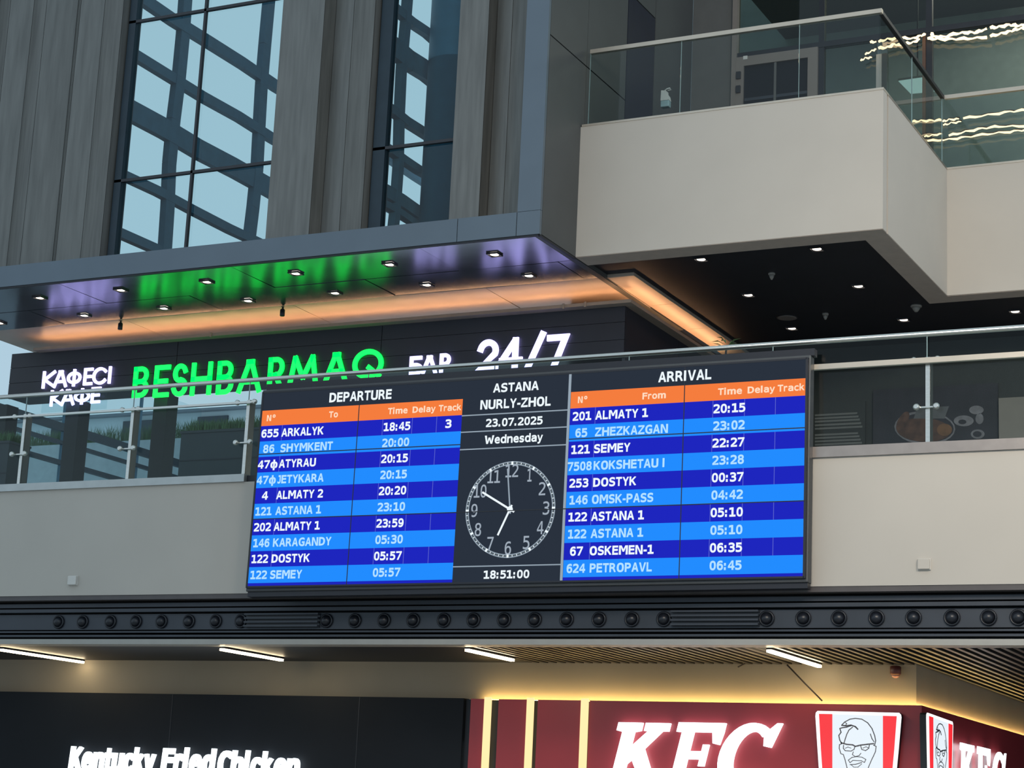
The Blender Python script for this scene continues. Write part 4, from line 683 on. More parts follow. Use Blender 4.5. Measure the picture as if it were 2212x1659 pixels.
for k in range(60):
    a = math.radians(6*k); r0, r1, w = (RR*.925, RR*.995, .012) if k % 5 == 0 else (RR*.945, RR*.98, .004)
    d = Vector((math.sin(a), math.cos(a))); n = Vector((d.y, -d.x))*w
    tk.add([(cc.x+q.x, -.0055, cc.y+q.y) for q in (d*r0+n, d*r1+n, d*r1-n, d*r0-n)], [(0,1,2,3)])
tk.build('minute_marks', 's_txt', clock)
for k in range(1, 13):
    a = math.radians(30*k); x = cc.x+.80*RR*math.sin(a); z = cc.y+.80*RR*math.cos(a); w = .075 if k < 10 else .15
    if k == 1: w = .05
    text(str(k), x-w/2, x+w/2, z-.07, .14, -.0055, .008).build('numeral', 's_gry', clock)
def hand(px, py, w, nm, m, tail=0):
    q = fc(px, py); d = (q-cc).normalized(); n = Vector((-d.y, d.x))*w/2; s_ = cc-d*tail
    MB().add([(p.x, -.007, p.y) for p in (s_+n, q+n, q-n, s_-n)], [(0,1,2,3)]).build(nm, m, clock)
hand(268, 922, .022, 'clock_hand', 's_txt', .06); hand(376, 1225, .022, 'clock_hand', 's_txt', .05); hand(446, 757, .016, 'clock_hand', 's_wl', .05)
MB().add([(cc.x+.035*math.cos(t), -.0075, cc.y+.035*math.sin(t)) for t in [i*math.pi/5 for i in range(10)]], [tuple(range(10))]).build('hub', 's_txt', clock)
# seams between the fifteen monitors
for i in range(1, 5):
    if i in (2, 3): continue
    plate(cols[i]-.005, cols[i]+.005, -hh, hh, -.0052, .0, 'bezel', 'bezel')
plate(-hw, hw, rows[2]-.005, rows[2]+.005, -.010, 0, 'bezel', 'bezel')
plate(-hw, xL, rows[1]-.005, rows[1]+.005, -.010, 0, 'bezel', 'bezel'); plate(xR, hw, rows[1]-.005, rows[1]+.005, -.010, 0, 'bezel', 'bezel')
for x in (-hw, hw): plate(x-.012, x+.012, -hh-.01, hh+.01, -.006, .03, 'bezel', 'bezel')
for z in (-hh, hh): plate(-hw, hw, z-.010, z+.010, -.006, .03, 'bezel', 'bezel')
MB().box(-hw-.02, hw+.02, .06, .17, -hh-.10, -hh-.045).build('mounting_rail', 'bezel', board)
MB().box(-hw, hw+.06, .06, .16, hh+.045, hh+.12).build('mounting_rail', 'bezel', board)

# ================================================================== LEVEL TWO RAILING
YR = D0+.10
rl = empty('glass_railing', (-9, YR, 5.42), 'long glass railing with steel handrail above the beige parapet', 'railing')
box('base_channel', 'channel', -24, -12.95, D0-.03, D0+.2, 5.42, 5.51, rl)
box('base_channel', 'bronze', -6.35, 3, D0-.03, D0+.2, 5.42, 5.53, rl)
box('base_channel', 'black', -12.95, -6.35, D0+.03, D0+.2, 5.42, 5.50, rl)
MB().tube([(-24, YR, 6.665), (3, YR, 6.665)], .028, 12).build('top_rail', 'chrome', rl)
posts = [atY(50, 960, YR).x, atY(283, 955, YR).x, atY(533, 945, YR).x, atY(2005, 860, YR).x]
sp_ = (posts[2]-posts[0])/2
grid = [posts[0]-sp_, posts[0], posts[1], posts[2]]
for k in (1, 2, 3, 4): grid.append(posts[2]+k*(posts[3]-posts[2])/5)
grid += [posts[3], posts[3]+sp_, posts[3]+2*sp_]
for i, x in enumerate(grid):
    if x > 3 or x < -24: continue
    po = box('post', 'chrome', x-.022, x+.022, YR-.02, YR+.10, 5.50, 6.42, rl)
    if -12 < x < -6.3: continue
    for zz in (5.62+.28, ):
        for dx in (-.10, .10):
            MB().lathe((x+dx, YR-.05, zz), [(.024, .0), (.034, -.015), (.034, -.035), (.02, -.05)], 'y', 12).build('knob', 'chrome', po)
        MB().bar((x-.10, YR-.05, zz), (x+.10, YR-.05, zz), .014, .014).build('bracket', 'chrome', po)
    for dx in (-.13, .11):
        MB().lathe((x+dx, YR-.03, 6.385), [(.02, .0), (.032, -.015), (.032, -.04), (.018, -.055)], 'y', 12).build('knob', 'chrome', po)
for i in range(len(grid)-1):
    a, b = grid[i]+.01, grid[i+1]-.01
    if a > 3: break
    g = MB().box(a, b, YR-.006, YR+.006, 5.50, 6.65).build('glass_pane', 'g_rail', rl)
    MB().box(b-.004, b+.004, YR-.007, YR+.007, 5.51, 6.64).build('pane_edge', 'edge', g)
box('grab_rail', 'chrome', -24, -12.95, YR-.09, YR-.05, 6.365, 6.39, rl)
box('grab_rail', 'rail_tan', -6.28, 3, YR-.09, YR-.04, 6.345, 6.40, rl)

# columns and planters on level two, left
for i, (a, b, y) in enumerate(((144, 172, 26.15), (333, 362, 26.15), (-8, 16, 26.15))):
    A = atY(a-6, 930, y); B = atY(b-6, 930, y)
    t = empty('square_column', ((A.x+B.x)/2, y, 5.4), ('dark square column left of the green foliage under the purple white sign', 'dark square column beside the charcoal planter', 'dark square column cut by the left edge of the photo')[i], 'column', 'dark columns on the upper storey')
    box('shaft', 'dark', A.x, B.x, y, y+.3, 5.4, 8.4, t)
    box('base_plate', 'black', A.x-.04, B.x+.04, y-.04, y+.34, 5.4, 5.48, t)
def grass(cx0, cx1, y0, y1, z, n, h, parent):
    b = MB()
    for i in range(n):
        x = random.uniform(cx0, cx1); y = random.uniform(y0, y1); hh_ = h*random.uniform(.5, 1.15); w = .007
        dx = random.uniform(-.4, .4)*hh_; dy = random.uniform(-.3, .3)*hh_
        b.add([(x-w, y, z), (x+w, y, z), (x+dx*.4+w*.8, y+dy*.4, z+hh_*.6), (x+dx*.4-w*.8, y+dy*.4, z+hh_*.6), (x+dx, y+dy, z+hh_)], [(0,1,2,3), (3,2,4)])
    return tag(b.build('grass', 'leaf', parent), None, None, None, 'stuff')
def planter(name, a, b, ty, y, m, lab, n, h):
    A = atY(a, ty, y); B = atY(b, ty, y); t = empty(name, ((A.x+B.x)/2, y, 5.4), lab, 'planter')
    bb = MB().box(A.x, B.x, y, y+.45, 5.4, A.z).build('box', m, t)
    zm = 5.4+(A.z-5.4)*.62
    box('seam', 'black', A.x, B.x, y-.004, y+.001, zm-.008, zm+.008, t)
    box('rim', m, A.x-.01, B.x+.01, y-.01, y+.46, A.z-.02, A.z+.012, t)
    box('soil', 'soil', A.x+.02, B.x-.02, y+.02, y+.43, A.z, A.z+.02, t)
    grass(A.x+.03, B.x-.03, y+.04, y+.42, A.z+.01, n, h, t)
planter('planter', 392, 560, 934, 20.4, 'planter', 'charcoal planter of grass behind the glass, left of the display', 900, .17)
A = atY(-40, 962, 36.8); B = atY(392, 946, 36.8)
t = empty('planted_wall', (A.x, 36.8, 0), 'blue grey outdoor wall topped with pale grass beyond the glazed side', 'wall')
box('wall', 'planter_b', A.x-4, B.x+4, 36.8, 37.3, 0, B.z, t)
grass(A.x-1, B.x+3, 36.85, 37.25, B.z, 2600, .42, t)
planter('planter', -60, 20, 958, 21.2, 'planter', 'charcoal planter of grass at the left edge of the photo', 500, .17)
# glazed side wall of the upper storey with dark transoms
XG = -26.0
gw = tag(MB().box(XG-.012, XG+.0, 26.7, 36.2, 5.4, 10.6).build('window_3', 'g_side'), None, None, None, 'structure')
for (a, b, th) in (((0,884),(381,998),.16), ((0,919),(321,1011),.07), ((11,966),(269,1039),.09)):
    z = (atX(*a, XG+.06).z+atX(*b, XG+.06).z)/2
    box('transom', 'frame', XG+.01, XG+.12, 26.7, 36.2, z-th/2, z+th/2, gw)
for yy in (28.2, 31.4, 33.9): box('mullion', 'steel_blue', XG+.01, XG+.07, yy, yy+.05, 5.4, 10.6, gw)
# far building outside
fb = empty('far_building', (-56, 80, 0), 'pale grey building outside, behind the grass topped wall', 'building')
zf = atY(200, 905, 80).z
box('wall', 'far', -78, -34, 80, 92, 0, zf, fb)
box('roof', 'fascia', -78.4, -33.6, 79.6, 92.4, zf, zf+.12, fb)
for i in range(9): box('window', 'frame', -76+i*4.6, -74.2+i*4.6, 79.9, 80.05, zf-1.6, zf-.25, fb)

# dark back wall, right of level two, with food poster
struct('wall_back_level_two', 'dark', -12.2, 4, 30.4, 30.6, 5.4, ZS+.1)
struct('wall_side_level_two', 'dark', -12.4, -12.2, 26.6, 30.6, 5.4, ZS+.02)
A = atY(2160, 850, 30.3)
box('pilaster', 'doorframe', A.x, A.x+1.6, 30.2, 30.39, 5.4, 8.5)
tag(bpy.data.objects['pilaster'], 'plain taupe pilaster right of the dark food poster', 'pilaster')
YP = 30.32
pt = lambda x, y: atY(1700+x/2.552, 650+y/2.552, YP)
po = empty('wall_poster', pt(820, 790), 'dark food poster with oval dish behind the right glass railing', 'poster')
A = pt(475, 490); B = pt(1165, 790)
box('sheet', 'poster', A.x, B.x, YP, YP+.03, B.z-.3, A.z, po)
def ell(cx, cy, rx_, ry_, nm, m, lift, tilt_=0):
    P = [pt(cx+rx_*math.cos(t)*math.cos(tilt_)-ry_*math.sin(t)*math.sin(tilt_), cy+rx_*math.cos(t)*math.sin(tilt_)+ry_*math.sin(t)*math.cos(tilt_)) for t in [2*math.pi*k/24 for k in range(24)]]
    MB().prism([p+Vector((0,-lift,0)) for p in P], (0,.004,0)).build(nm, m, po)
ell(760, 700, 168, 92, 'dish_print', 'plate', .006, .05); ell(765, 700, 155, 80, 'dish_print', 'poster', .011, .05); ell(755, 712, 150, 66, 'sausage_print', 'food', .016, .05)
ell(640, 665, 26, 60, 'sausage_print', 'food', .020, .5); ell(870, 712, 42, 34, 'sausage_print', mat('print_egg', (.15,.07,.03), .5, var=.3, scale=10), .020)
ell(975, 662, 55, 30, 'plate_print', 'plate', .010); ell(968, 668, 22, 13, 'plate_print', 'poster', .014); ell(1045, 602, 40, 24, 'plate_print', 'plate', .010)
ell(1052, 735, 38, 26, 'plate_print', 'plate', .010); ell(1050, 735, 24, 16, 'plate_print', 'poster', .014); ell(1062, 650, 22, 30, 'plate_print', 'plate', .010)
P = [pt(*q) + Vector((0,-.018,0)) for q in ((720,588),(895,582),(870,650),(700,650))]; MB().prism(P, (0,.004,0)).build('cloth_print', 'cloth', po)
lv = empty('vent_reflection_board', pt(280, 800), 'dark board with thin pale lines as reflected vents near the display right edge', 'sign')
A = pt(140, 600); B = pt(430, 830); box('board', 'dark', A.x, B.x, YP, YP+.03, B.z, A.z+.1, lv)  # dark backing added for the vent reflection lines
for k, yy in enumerate((625, 643, 660, 680, 699, 735, 752, 770, 788)):
    A = pt(155, yy); B = pt(388+(k*37) % 30, yy-6); box('vent_reflection', 'line', A.x, B.x, YP-.012, YP, B.z-.018, B.z+.014, lv)  # pale lines painted in as the reflection of vents
# plant top peeking over the railing
c = atY(1565, 758, 20.2)
t = empty('potted_plant', (c.x, 20.2, 5.4), 'leafy plant tip showing above the handrail near the cove corner', 'plant')
MB().lathe((c.x, 20.2, 5.4), [(.14, 0), (.19, .02), (.22, .45), (.20, .45)]).build('pot', 'planter', t)
MB().tube([(c.x, 20.2, 5.8), (c.x+.02, 20.2, c.z+.05)], [.02, .012], 6).build('stem', 'cable', t)
for k in range(12):
    a = k*.9+.3; ln = random.uniform(.14, .25); d = Vector((math.cos(a), math.sin(a)*.6, .45+.35*math.sin(k*2.1))).normalized(); s0 = Vector((c.x+.02, 20.2, c.z+.02*(k % 5)))
    sd = d.cross(Vector((0,0,1))).normalized()*.022; mid = s0+d*ln*.5+Vector((0,0,.02)); tip = s0+d*ln-Vector((0,0,.03))
    MB().add([s0, mid+sd, tip, mid-sd, mid+Vector((0,0,-.01))], [(0,1,4), (1,2,4), (2,3,4), (3,0,4)]).build('leaf', 'leaf', t)

# ================================================================== CANOPY / SOFFIT / CEILING OF LEVEL TWO
XLc = -22.95
can = struct('ceiling.001', 'ceil', XC, -7.0, DB+.2, 30.4, ZS+.05, ZS+.2, label='black ceiling board beneath the balcony')
struct('ceiling.003', 'ceil', -7.0, 4, 27.75, 30.4, ZS+.05, ZS+.2, label='black ceiling board right of the projecting balcony')
so = struct('ceiling.002', 'black', XLc, XC-.13, DC+.07, 30.6, ZS+.03, ZS+.2, label='soffit of the overhanging cube')
colsets = [[-22.95, -19.47, -16.31, -13.15, XC], [-22.95, -21.05, -17.89, -14.73, -11.57, XC], [-22.95, -19.85, -16.6, -13.2, XC]]
rws = [DC+.07, 24.33, 25.27, 27.0]
for r in range(3):
    cs_ = colsets[r]
    for i in range(len(cs_)-1):
        m = MB(); a, b = cs_[i]+.006, cs_[i+1]-.006; y0, y1 = rws[r]+.006, rws[r+1]-.006
        d = [random.uniform(-.006, .006) for _ in range(4)]
        m.add([(a, y0, ZS+d[0]), (b, y0, ZS+d[1]), (b, y1, ZS+d[2]), (a, y1, ZS+d[3]), (a, y0, ZS+.03), (b, y0, ZS+.03), (b, y1, ZS+.03), (a, y1, ZS+.03)],
              [(0,1,2,3), (4,5,6,7), (0,1,5,4), (1,2,6,5), (2,3,7,6), (3,0,4,7)])
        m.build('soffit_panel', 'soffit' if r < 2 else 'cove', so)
# right return panels under the cove; pale colour sets the lit zone's width
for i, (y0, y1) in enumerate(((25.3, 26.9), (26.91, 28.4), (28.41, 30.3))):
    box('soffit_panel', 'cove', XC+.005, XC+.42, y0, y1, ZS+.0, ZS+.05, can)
# fascia (blue-grey metal band) and its vertical return
fa_ = struct('wall_fascia', 'fascia', XLc, -12.5, DC, DC+.06, ZS-.01, ZS+.325, label='blue grey metal band along the cube bottom')
box('cladding_panel', 'fascia', -12.49, -11.59, DC, DC+.06, ZS-.01, ZS+.325, fa_)
box('cladding_panel', 'fascia', -11.58, XC, DC, DC+.06, ZS-.01, ZS+.325, fa_)
box('cladding_panel', 'fascia', -11.58, XC, DC, DC+.06, ZS+.33, 21, fa_)
box('top_ledge', 'fascia', XLc, -11.58, DC+.06, DC+.45, ZS+.26, ZS+.32, fa_)
box('drip_edge', 'black', XLc, XC-.02, DC+.012, DC+.05, ZS-.035, ZS-.01, fa_)
box('drip_edge', 'black', XC-.03, XC+.0, DC+.03, DB, ZS-.035, ZS-.01, fa_)
# right side face of the cube
sd_ = struct('wall_cube_side', 'side', XC-.12, XC-.02, DC+.07, 28.4, ZS-.01, 21)
for (y0, y1, z0, z1, m) in ((DC+.07, 24.3, ZS, 12.35, 'side'), (DC+.07, 24.3, 12.37, 21, 'side'), (24.31, 25.72, ZS, 12.35, 'side'), (24.31, 25.72, 12.37, 21, 'side'), (25.74, 26.8, ZS+1.5, 14.1, 'navy'), (26.82, 28.39, ZS+1.5, 21, 'side'), (25.74, 26.8, 14.12, 21, 'side')):
    box('cladding_panel', m, XC-.02, XC, y0, y1, z0, z1, sd_)
# zinc fins and windows of the cube front
YW = DC+.35
def XW(px): return atY(px, 0, YW).x
def fins(pts, first):
    P = [(XW(px), YW+dy) for px, dy in pts]
    return P
wf = empty('wall_cube_front', (-16, YW, ZS+.3), None, None, None, 'structure')
def fin_group(pts):
    P = fins(pts, 0)
    for i in range(len(P)-1):
        (xa, ya), (xb, yb) = P[i], P[i+1]
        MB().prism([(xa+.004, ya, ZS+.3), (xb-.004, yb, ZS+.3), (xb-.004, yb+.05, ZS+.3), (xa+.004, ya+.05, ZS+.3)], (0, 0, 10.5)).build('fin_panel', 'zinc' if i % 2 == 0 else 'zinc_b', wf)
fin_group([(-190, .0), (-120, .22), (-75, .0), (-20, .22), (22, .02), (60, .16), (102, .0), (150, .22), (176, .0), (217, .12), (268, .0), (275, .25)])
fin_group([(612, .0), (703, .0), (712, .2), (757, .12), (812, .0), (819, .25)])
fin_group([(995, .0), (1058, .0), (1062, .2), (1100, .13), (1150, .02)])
# windows
def cube_window(idx, a, b, mull):
    xa, xb = XW(a), XW(b)
    w = struct('window_%d' % idx, 'frame', xa, xa+.13 if idx == 1 else xa+.20, YW+.10, YW+.24, ZS+.3, 20)
    zz = [ZS+.3] + sorted(z for z in mull['z']) + [20]
    xx = [xa+.1] + mull['x'] + [xb]
    for i in range(len(xx)-1):
        for j in range(len(zz)-1):
            box('pane', 'g_cube', xx[i], xx[i+1], YW+.16, YW+.172, zz[j], zz[j+1], w)
    for x in mull['x']: box('mullion', 'mullion', x-.02, x+.02, YW+.10, YW+.155, ZS+.3, 20, w)
    for z in mull['z']: box('transom', 'mullion', xa, xb, YW+.10, YW+.155, z-.022, z+.022, w)
    return w
yw = YW+.12
cube_window(1, 275, 612, {'x': [atY(447, 0, yw).x], 'z': [atY(415, 372, yw).z, atY(440, 23, yw).z, atY(440, 23, yw).z+2.75]})
cube_window(2, 819, 995, {'x': [], 'z': [atY(900, 312, yw).z, atY(900, 312, yw).z+2.75]})
# steel lattice outside the windows: glazed hall wall running away from us
def lattice(label, X, zl, ys, y1, zt=20):
    r = empty('steel_lattice', (X, 24.2, ZS+.3), label, 'steel lattice')
    for z, th in zl:
        P = [(X, 23.62+k*(y1-23.62)/10, z+.015*math.sin(k*2.3+z)) for k in range(11)]
        b = MB()
        for i in range(10): b.bar(P[i], P[i+1], .12, th)
        b.build('beam', 'steel_blue', r)
    for y, th in ys:
        P = [(X+.012*math.sin(k*1.7+y), y+.035*math.sin(k*1.3+y), ZS+.22+k*(zt-ZS)/14) for k in range(15)]
        b = MB()
        for i in range(14): b.bar(P[i], P[i+1], .12, th, (0,1,0))
        b.build('post', 'steel_blue', r)
X1 = XW(275)-.1
zl = []
for y_, th in ((116, .17), (240, .34), (385, .15), (512, .15), (-15, .20)):
    zl.append((atX(300, y_+10, X1).z, th))
ys = [(atX(382, 200, X1).y, .23), (atX(565, 200, X1).y, .23)]
lattice('blue steel lattice behind the tall left window', X1, zl, ys, 34)
X2 = XW(815)-.05
zl = [(atX(860, y_, X2).z, th) for y_, th in ((25, .14), (112, .32), (250, .14), (338, .12), (432, .20), (460, .10))]
lattice('blue steel lattice behind the narrow right window', X2, zl, [(atX(855, 150, X2).y+.2, .14)], 28)
A = atY(930, 0, 24.6); 
t = empty('round_column', (A.x+.40, 24.6, ZS+.3), 'thick round blue column inside the narrow right window', 'column')
MB().lathe((A.x+.42, 24.75, ZS+.3), [(.42, 0), (.42, 3.1), (.425, 3.1), (.42, 3.12), (.42, 11)], 'z', 40).build('shaft', 'column', t)
MB().lathe((A.x+.42, 24.75, ZS+.3), [(.44, 0), (.44, .06), (.42, .07)], 'z', 40).build('collar', 'steel_blue', t)

# ================================================================== CAFE SIGN BOX
SX0, SX1, SZ0, SZ1 = -22.8, XC-.02, 8.47, 9.27
sb = empty('sign_box', (-17, DS, SZ0), 'long near black sign box under the soffit carrying green and white letters', 'sign box')
zz = [SZ0, SZ0+.27, SZ0+.54, SZ1]
for r in range(3):
    for (a, b) in ((SX0, -19.3), (-19.29, -15.4), (-15.39, SX1)):
        box('board', 'signbox', a, b, DS, DS+.05, zz[r]+.003, zz[r+1]-.003, sb)
for (y0, y1) in ((DS+.055, 28.2), (28.21, 30.3)):
    box('board', 'signbox', SX1-.05, SX1, y0, y1, SZ0-3.0, SZ1, sb)
box('carcass', 'black', SX0+.01, SX1-.06, DS+.05, DS+.55, SZ0+.01, SZ1-.01, sb)
ct = empty('cove_light', (-17, DS, 9.25), 'warm glowing cove strip running along the top of the sign box', 'light')
box('trough', 'tan', SX0+.6, SX1+.16, DS-.17, DS-.15, 9.25, 9.30, ct)
box('trough_floor', 'tan', SX0+.6, SX1+.0, DS-.15, DS, 9.25, 9.27, ct)
box('led_strip', 'e_cove', SX0+.7, SX1+.05, DS-.11, DS-.07, 9.28, 9.29, ct)
box('trough', 'tan', SX1+.14, SX1+.16, DS-.15, 30.0, 9.25, 9.30, ct)
box('trough_floor', 'tan', SX1, SX1+.14, DS-.15, 30.0, 9.25, 9.27, ct)
box('led_strip', 'e_cove', SX1+.05, SX1+.09, DS-.1, 30.0, 9.28, 9.29, ct)
for px in (458, 1215, 1262):
    q = atY(px, 690, DS-.16).x; box('bracket', 'tan', q, q+.03, DS-.19, DS-.17, 9.23, 9.31, ct)
# letters
YG = DS-.05
def word(nm, lab, spec, m, w):
    xs = [atY((a+b)/2, (t_+b_)/2, YG) for _, a, b, t_, b_ in spec]
    r = empty('illuminated_letters', (sum(p.x for p in xs)/len(xs), YG, min(p.z for p in xs)-.2), lab, 'sign')
    for ch, a, b, t_, b_ in spec:
        mid = (t_+b_)/2; A = atY(a, mid, YG); B = atY(b, mid, YG); c_ = (a+b)/2
        z1 = atY(c_, t_, YG).z; z0 = atY(c_, b_, YG).z
        stroke(ch, A.x, B.x, z0, z1, YG, w, .03).build('letter', m, r)
g = [('B',286,323,1080,1290),('E',331,368,1070,1288),('S',370,407,1060,1282),('H',411,459,1050,1275),('B',467,506,1040,1268),('A',512,567,1028,1258),('R',577,616,1015,1250),('M',620,690,1000,1215)]
g = [(c, a, b, 450+t_/3.16, 450+b_/3.16) for c, a, b, t_, b_ in g]
g = [(c, a+1, b-3, t_, b_) for c, a, b, t_, b_ in g]; g[-1] = ('M', 623, 686, 766, 829); g += [('A', 701, 749, 760, 823), ('Q', 761, 827, 754, 818)]
word('g', 'large glowing green letters in the middle of the sign box', g, 'e_green', .078)
word('bar', 'three small glowing white letters between the green word and numerals', [('Б',884,912,769,810), ('A',910,943,767,807), ('P',949,972,763,804)], 'e_white', .058)
word('num', 'big glowing white numerals at the right end of the sign box', [('2',1030,1076,733,802), ('4',1078,1128,729,800), ('/',1136,1176,722,795), ('7',1180,1226,722,794)], 'e_white', .095)
k1 = [('K',91,119), ('A',115,144), ('Ф',144,174), ('E',180,199), ('C',199,229), ('I',229,243)]
word('cafe1', 'upper row of small glowing white letters left of the green word', [(c, a, b, 801-(a-91)*.072, 838-(a-91)*.072) for c, a, b in k1], 'e_white', .050)
k2 = [('K',108,135), ('A',131,160), ('Ф',159,193), ('E',196,216)]
word('cafe2', 'lower row of small glowing white letters left of the green word', [(c, a, b, 842-(a-108)*.072, 877-(a-108)*.072) for c, a, b in k2], 'e_white', .050)
box('letter_board', 'g_side', atY(85, 860, YG).x, atY(225, 860, YG).x, YG+.08, YG+.09, atY(150, 885, YG).z, SZ0, sb)

# ================================================================== BALCONY
XB0, XB1 = XC+.0, -6.84
ZP = 11.40
bl = struct('wall_balcony', 'beige', XB0, XB1, DB, DB+.18, ZS+.0, ZP)
box('return_wall', 'beige', XB1-.25, XB1, DB+.25, 27.6, ZS, ZP, bl)
box('return_wall', 'beige', XB1, 4, 27.6, 27.8, ZS, ZP, bl)
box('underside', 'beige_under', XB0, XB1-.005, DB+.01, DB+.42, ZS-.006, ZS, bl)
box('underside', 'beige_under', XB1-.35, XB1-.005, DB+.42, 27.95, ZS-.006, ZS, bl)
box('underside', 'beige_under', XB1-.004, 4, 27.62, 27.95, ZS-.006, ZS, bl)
tag(box('floor.002', 'dark', XB0, XB1-.25, DB+.25, 28.4, 11.1, 11.3), 'balcony floor behind the beige parapet', None, None, 'structure')
r3 = empty('glass_railing', (-9, DB+.1, ZP), 'glass balcony railing with champagne handrail above the projecting beige balcony', 'railing')
yb = DB+.06; zr = 12.54
box('cap', 'rail_tan', XB0+.02, XB1+.005, DB-.01, DB+.26, ZP, ZP+.03, r3)
box('cap', 'bronze', XB1-.24, XB1+.005, DB+.26, 27.6, ZP, ZP+.03, r3)
box('cap', 'rail_tan', XB1, 4, 27.59, 27.8, ZP, ZP+.03, r3)
box('handrail', 'rail_tan', XB0+.08, XB1-.04, yb-.02, yb+.05, zr-.02, zr+.04, r3)
box('handrail', 'black', XB1-.10, XB1-.04, yb+.05, 27.62, zr-.02, zr+.03, r3)
box('handrail', 'rail_tan', XB1-.04, 4, 27.62, 27.68, zr-.02, zr+.04, r3)
xj = [XB0+.08, atY(1470, 160, yb).x, (atY(1470,160,yb).x+XB1-.07)/2+.3, XB1-.07]
for i in range(3):
    g_ = box('glass_pane', 'g_rail3', xj[i]+.006, xj[i+1]-.006, yb, yb+.014, ZP+.03, zr-.02, r3)
    box('pane_edge', 'edge', xj[i]-.0, xj[i]+.006, yb-.001, yb+.015, ZP+.03, zr-.02, g_)
for (y0, y1) in ((yb+.02, 25.9), (25.91, 27.6)):
    g_ = box('glass_pane', 'g_rail3', XB1-.08, XB1-.066, y0, y1, ZP+.03, zr-.02, r3)
    box('pane_edge', 'edge', XB1-.081, XB1-.065, y1-.008, y1, ZP+.03, zr-.02, g_)
for (x0, x1) in ((XB1-.06, -5.2), (-5.19, -3.5), (-3.49, -1.8)):
    box('glass_pane', 'g_rail3', x0, x1, 27.64, 27.654, ZP+.03, zr-.02, r3)
# back wall of the balcony storey: opaque partition, door, smoked glazing
DW = 28.4
xw = lambda px, py=120: atY(px, py, DW).x
zw = lambda px, py: atY(px, py, DW).z
struct('wall_back_level_three', 'wall3', XC, xw(1586), DW, DW+.15, 11.3, 20)
gl = empty('wall_glazed_level_three', (-7, DW, 11.3), None, None, None, 'structure')
ztr = zw(1680, 110)
for (a, b) in ((1592, 1768), (1780, 2000), (2014, 2330)):
    box('glass_pane', 'g_room', xw(a), xw(b), DW+.05, DW+.065, ztr+.05, 20, gl)
for (a, b) in ((1780, 1893), (1915, 2000), (2014, 2330)):
    box('glass_pane', 'g_room', xw(a), xw(b), DW+.05, DW+.065, 11.3, ztr-.05, gl)
box('post', 'doorframe', xw(1583), xw(1593), DW-.06, DW+.1, 11.3, 20, gl)
box('mullion', 'black', xw(1768), xw(1780), DW, DW+.1, 11.3, 20, gl)
box('mullion', 'black', xw(2000), xw(2013), DW, DW+.1, 11.3, 20, gl)
box('mullion', mat('rust_brown_post', (.10,.05,.03), .5), xw(1993), xw(2000), DW-.02, DW+.05, 11.3, ztr-.05, gl)
box('transom', 'black', xw(1593), 2.5, DW-.01, DW+.1, ztr-.04, ztr+.05, gl)
box('jamb', 'strip', xw(1893), xw(1905), DW-.01, DW+.08, 11.3, zw(1893, 118), gl)
box('jamb', 'mullion', xw(1905), xw(1916), DW-.01, DW+.08, 11.3, zw(1893, 118), gl)
area('room_fill', (-4, 30.6, 16), (-4, 30.6, 0), 8, 3, 260, (1.0, 0.97, 0.88))  # added area light that brightens the glazed room
struct('wall_room_back', 'planter_b', -18, 4, 33, 33.1, 11.3, 20)
struct('ceiling.004', 'wall3', -11.2, 4, 28.6, 33, 16.2, 16.3, label='ceiling of the glazed top storey room')
struct('floor.003', 'dark', XB1-.25, 4, 27.8, 33, 11.1, 11.3, label='floor of the glazed room on the top storey')
dr = empty('door_1', (xw(1680), DW, 11.3), None, None, None, 'structure')
zt1 = ztr-.04
box('frame', 'doorframe', xw(1593), xw(1609), DW-.05, DW+.08, 11.3, zt1, dr)
box('frame', 'doorframe', xw(1747), xw(1768), DW-.05, DW+.08, 11.3, zt1, dr)
box('frame', 'doorframe', xw(1609), xw(1747), DW-.05, DW+.08, zt1-.16, zt1, dr)
pn = box('door_panel', 'shopblack', xw(1609), xw(1747), DW-.01, DW+.03, 11.3, zt1-.16, dr)
for k in range(14): box('louvre', 'groove', xw(1611), xw(1745), DW-.02, DW-.01, 11.5+k*.13, 11.55+k*.13, pn)
box('bar', 'wall3', xw(1674), xw(1679), DW-.035, DW-.02, 11.3, zt1-.16, pn)
for y_ in (166, 196):
    z = zw(1599, y_); h_ = box('hinge', 'mullion', xw(1595), xw(1604), DW-.09, DW-.05, z-.06, z+.06, dr)
z = zw(1612, 127); box('sticker', 'white', xw(1608), xw(1617), DW-.056, DW-.05, z-.03, z+.03, dr)
# sanitiser dispenser bottle seen behind the glass
c = atY(1438, 210, 25.5); X_ = c.x
t = empty('spray_bottle', (X_, 25.5, atY(1438, 232, 25.5).z), 'white spray bottle with pale blue liquid behind the balcony glass', 'bottle')
zb = WORLD[t.name].z
bevel(box('liquid', mat('pale_blue_liquid', (.30, .42, .44), .3), X_-.065, X_+.065, 25.46, 25.56, zb, zb+.10, t), .012)
MB().prism([(X_-.065, 25.46, zb+.10), (X_+.065, 25.46, zb+.10), (X_+.05, 25.46, zb+.17), (X_+.02, 25.46, zb+.21), (X_+.015, 25.46, zb+.25), (X_-.06, 25.46, zb+.26)], (0,.1,0)).build('body', 'white', t)
MB().tube([(X_-.03, 25.5, zb+.26), (X_+.02, 25.5, zb+.29), (X_+.06, 25.5, zb+.295), (X_+.085, 25.5, zb+.265), (X_+.03, 25.5, zb+.262)], .009, 8).build('trigger', 'white', t)
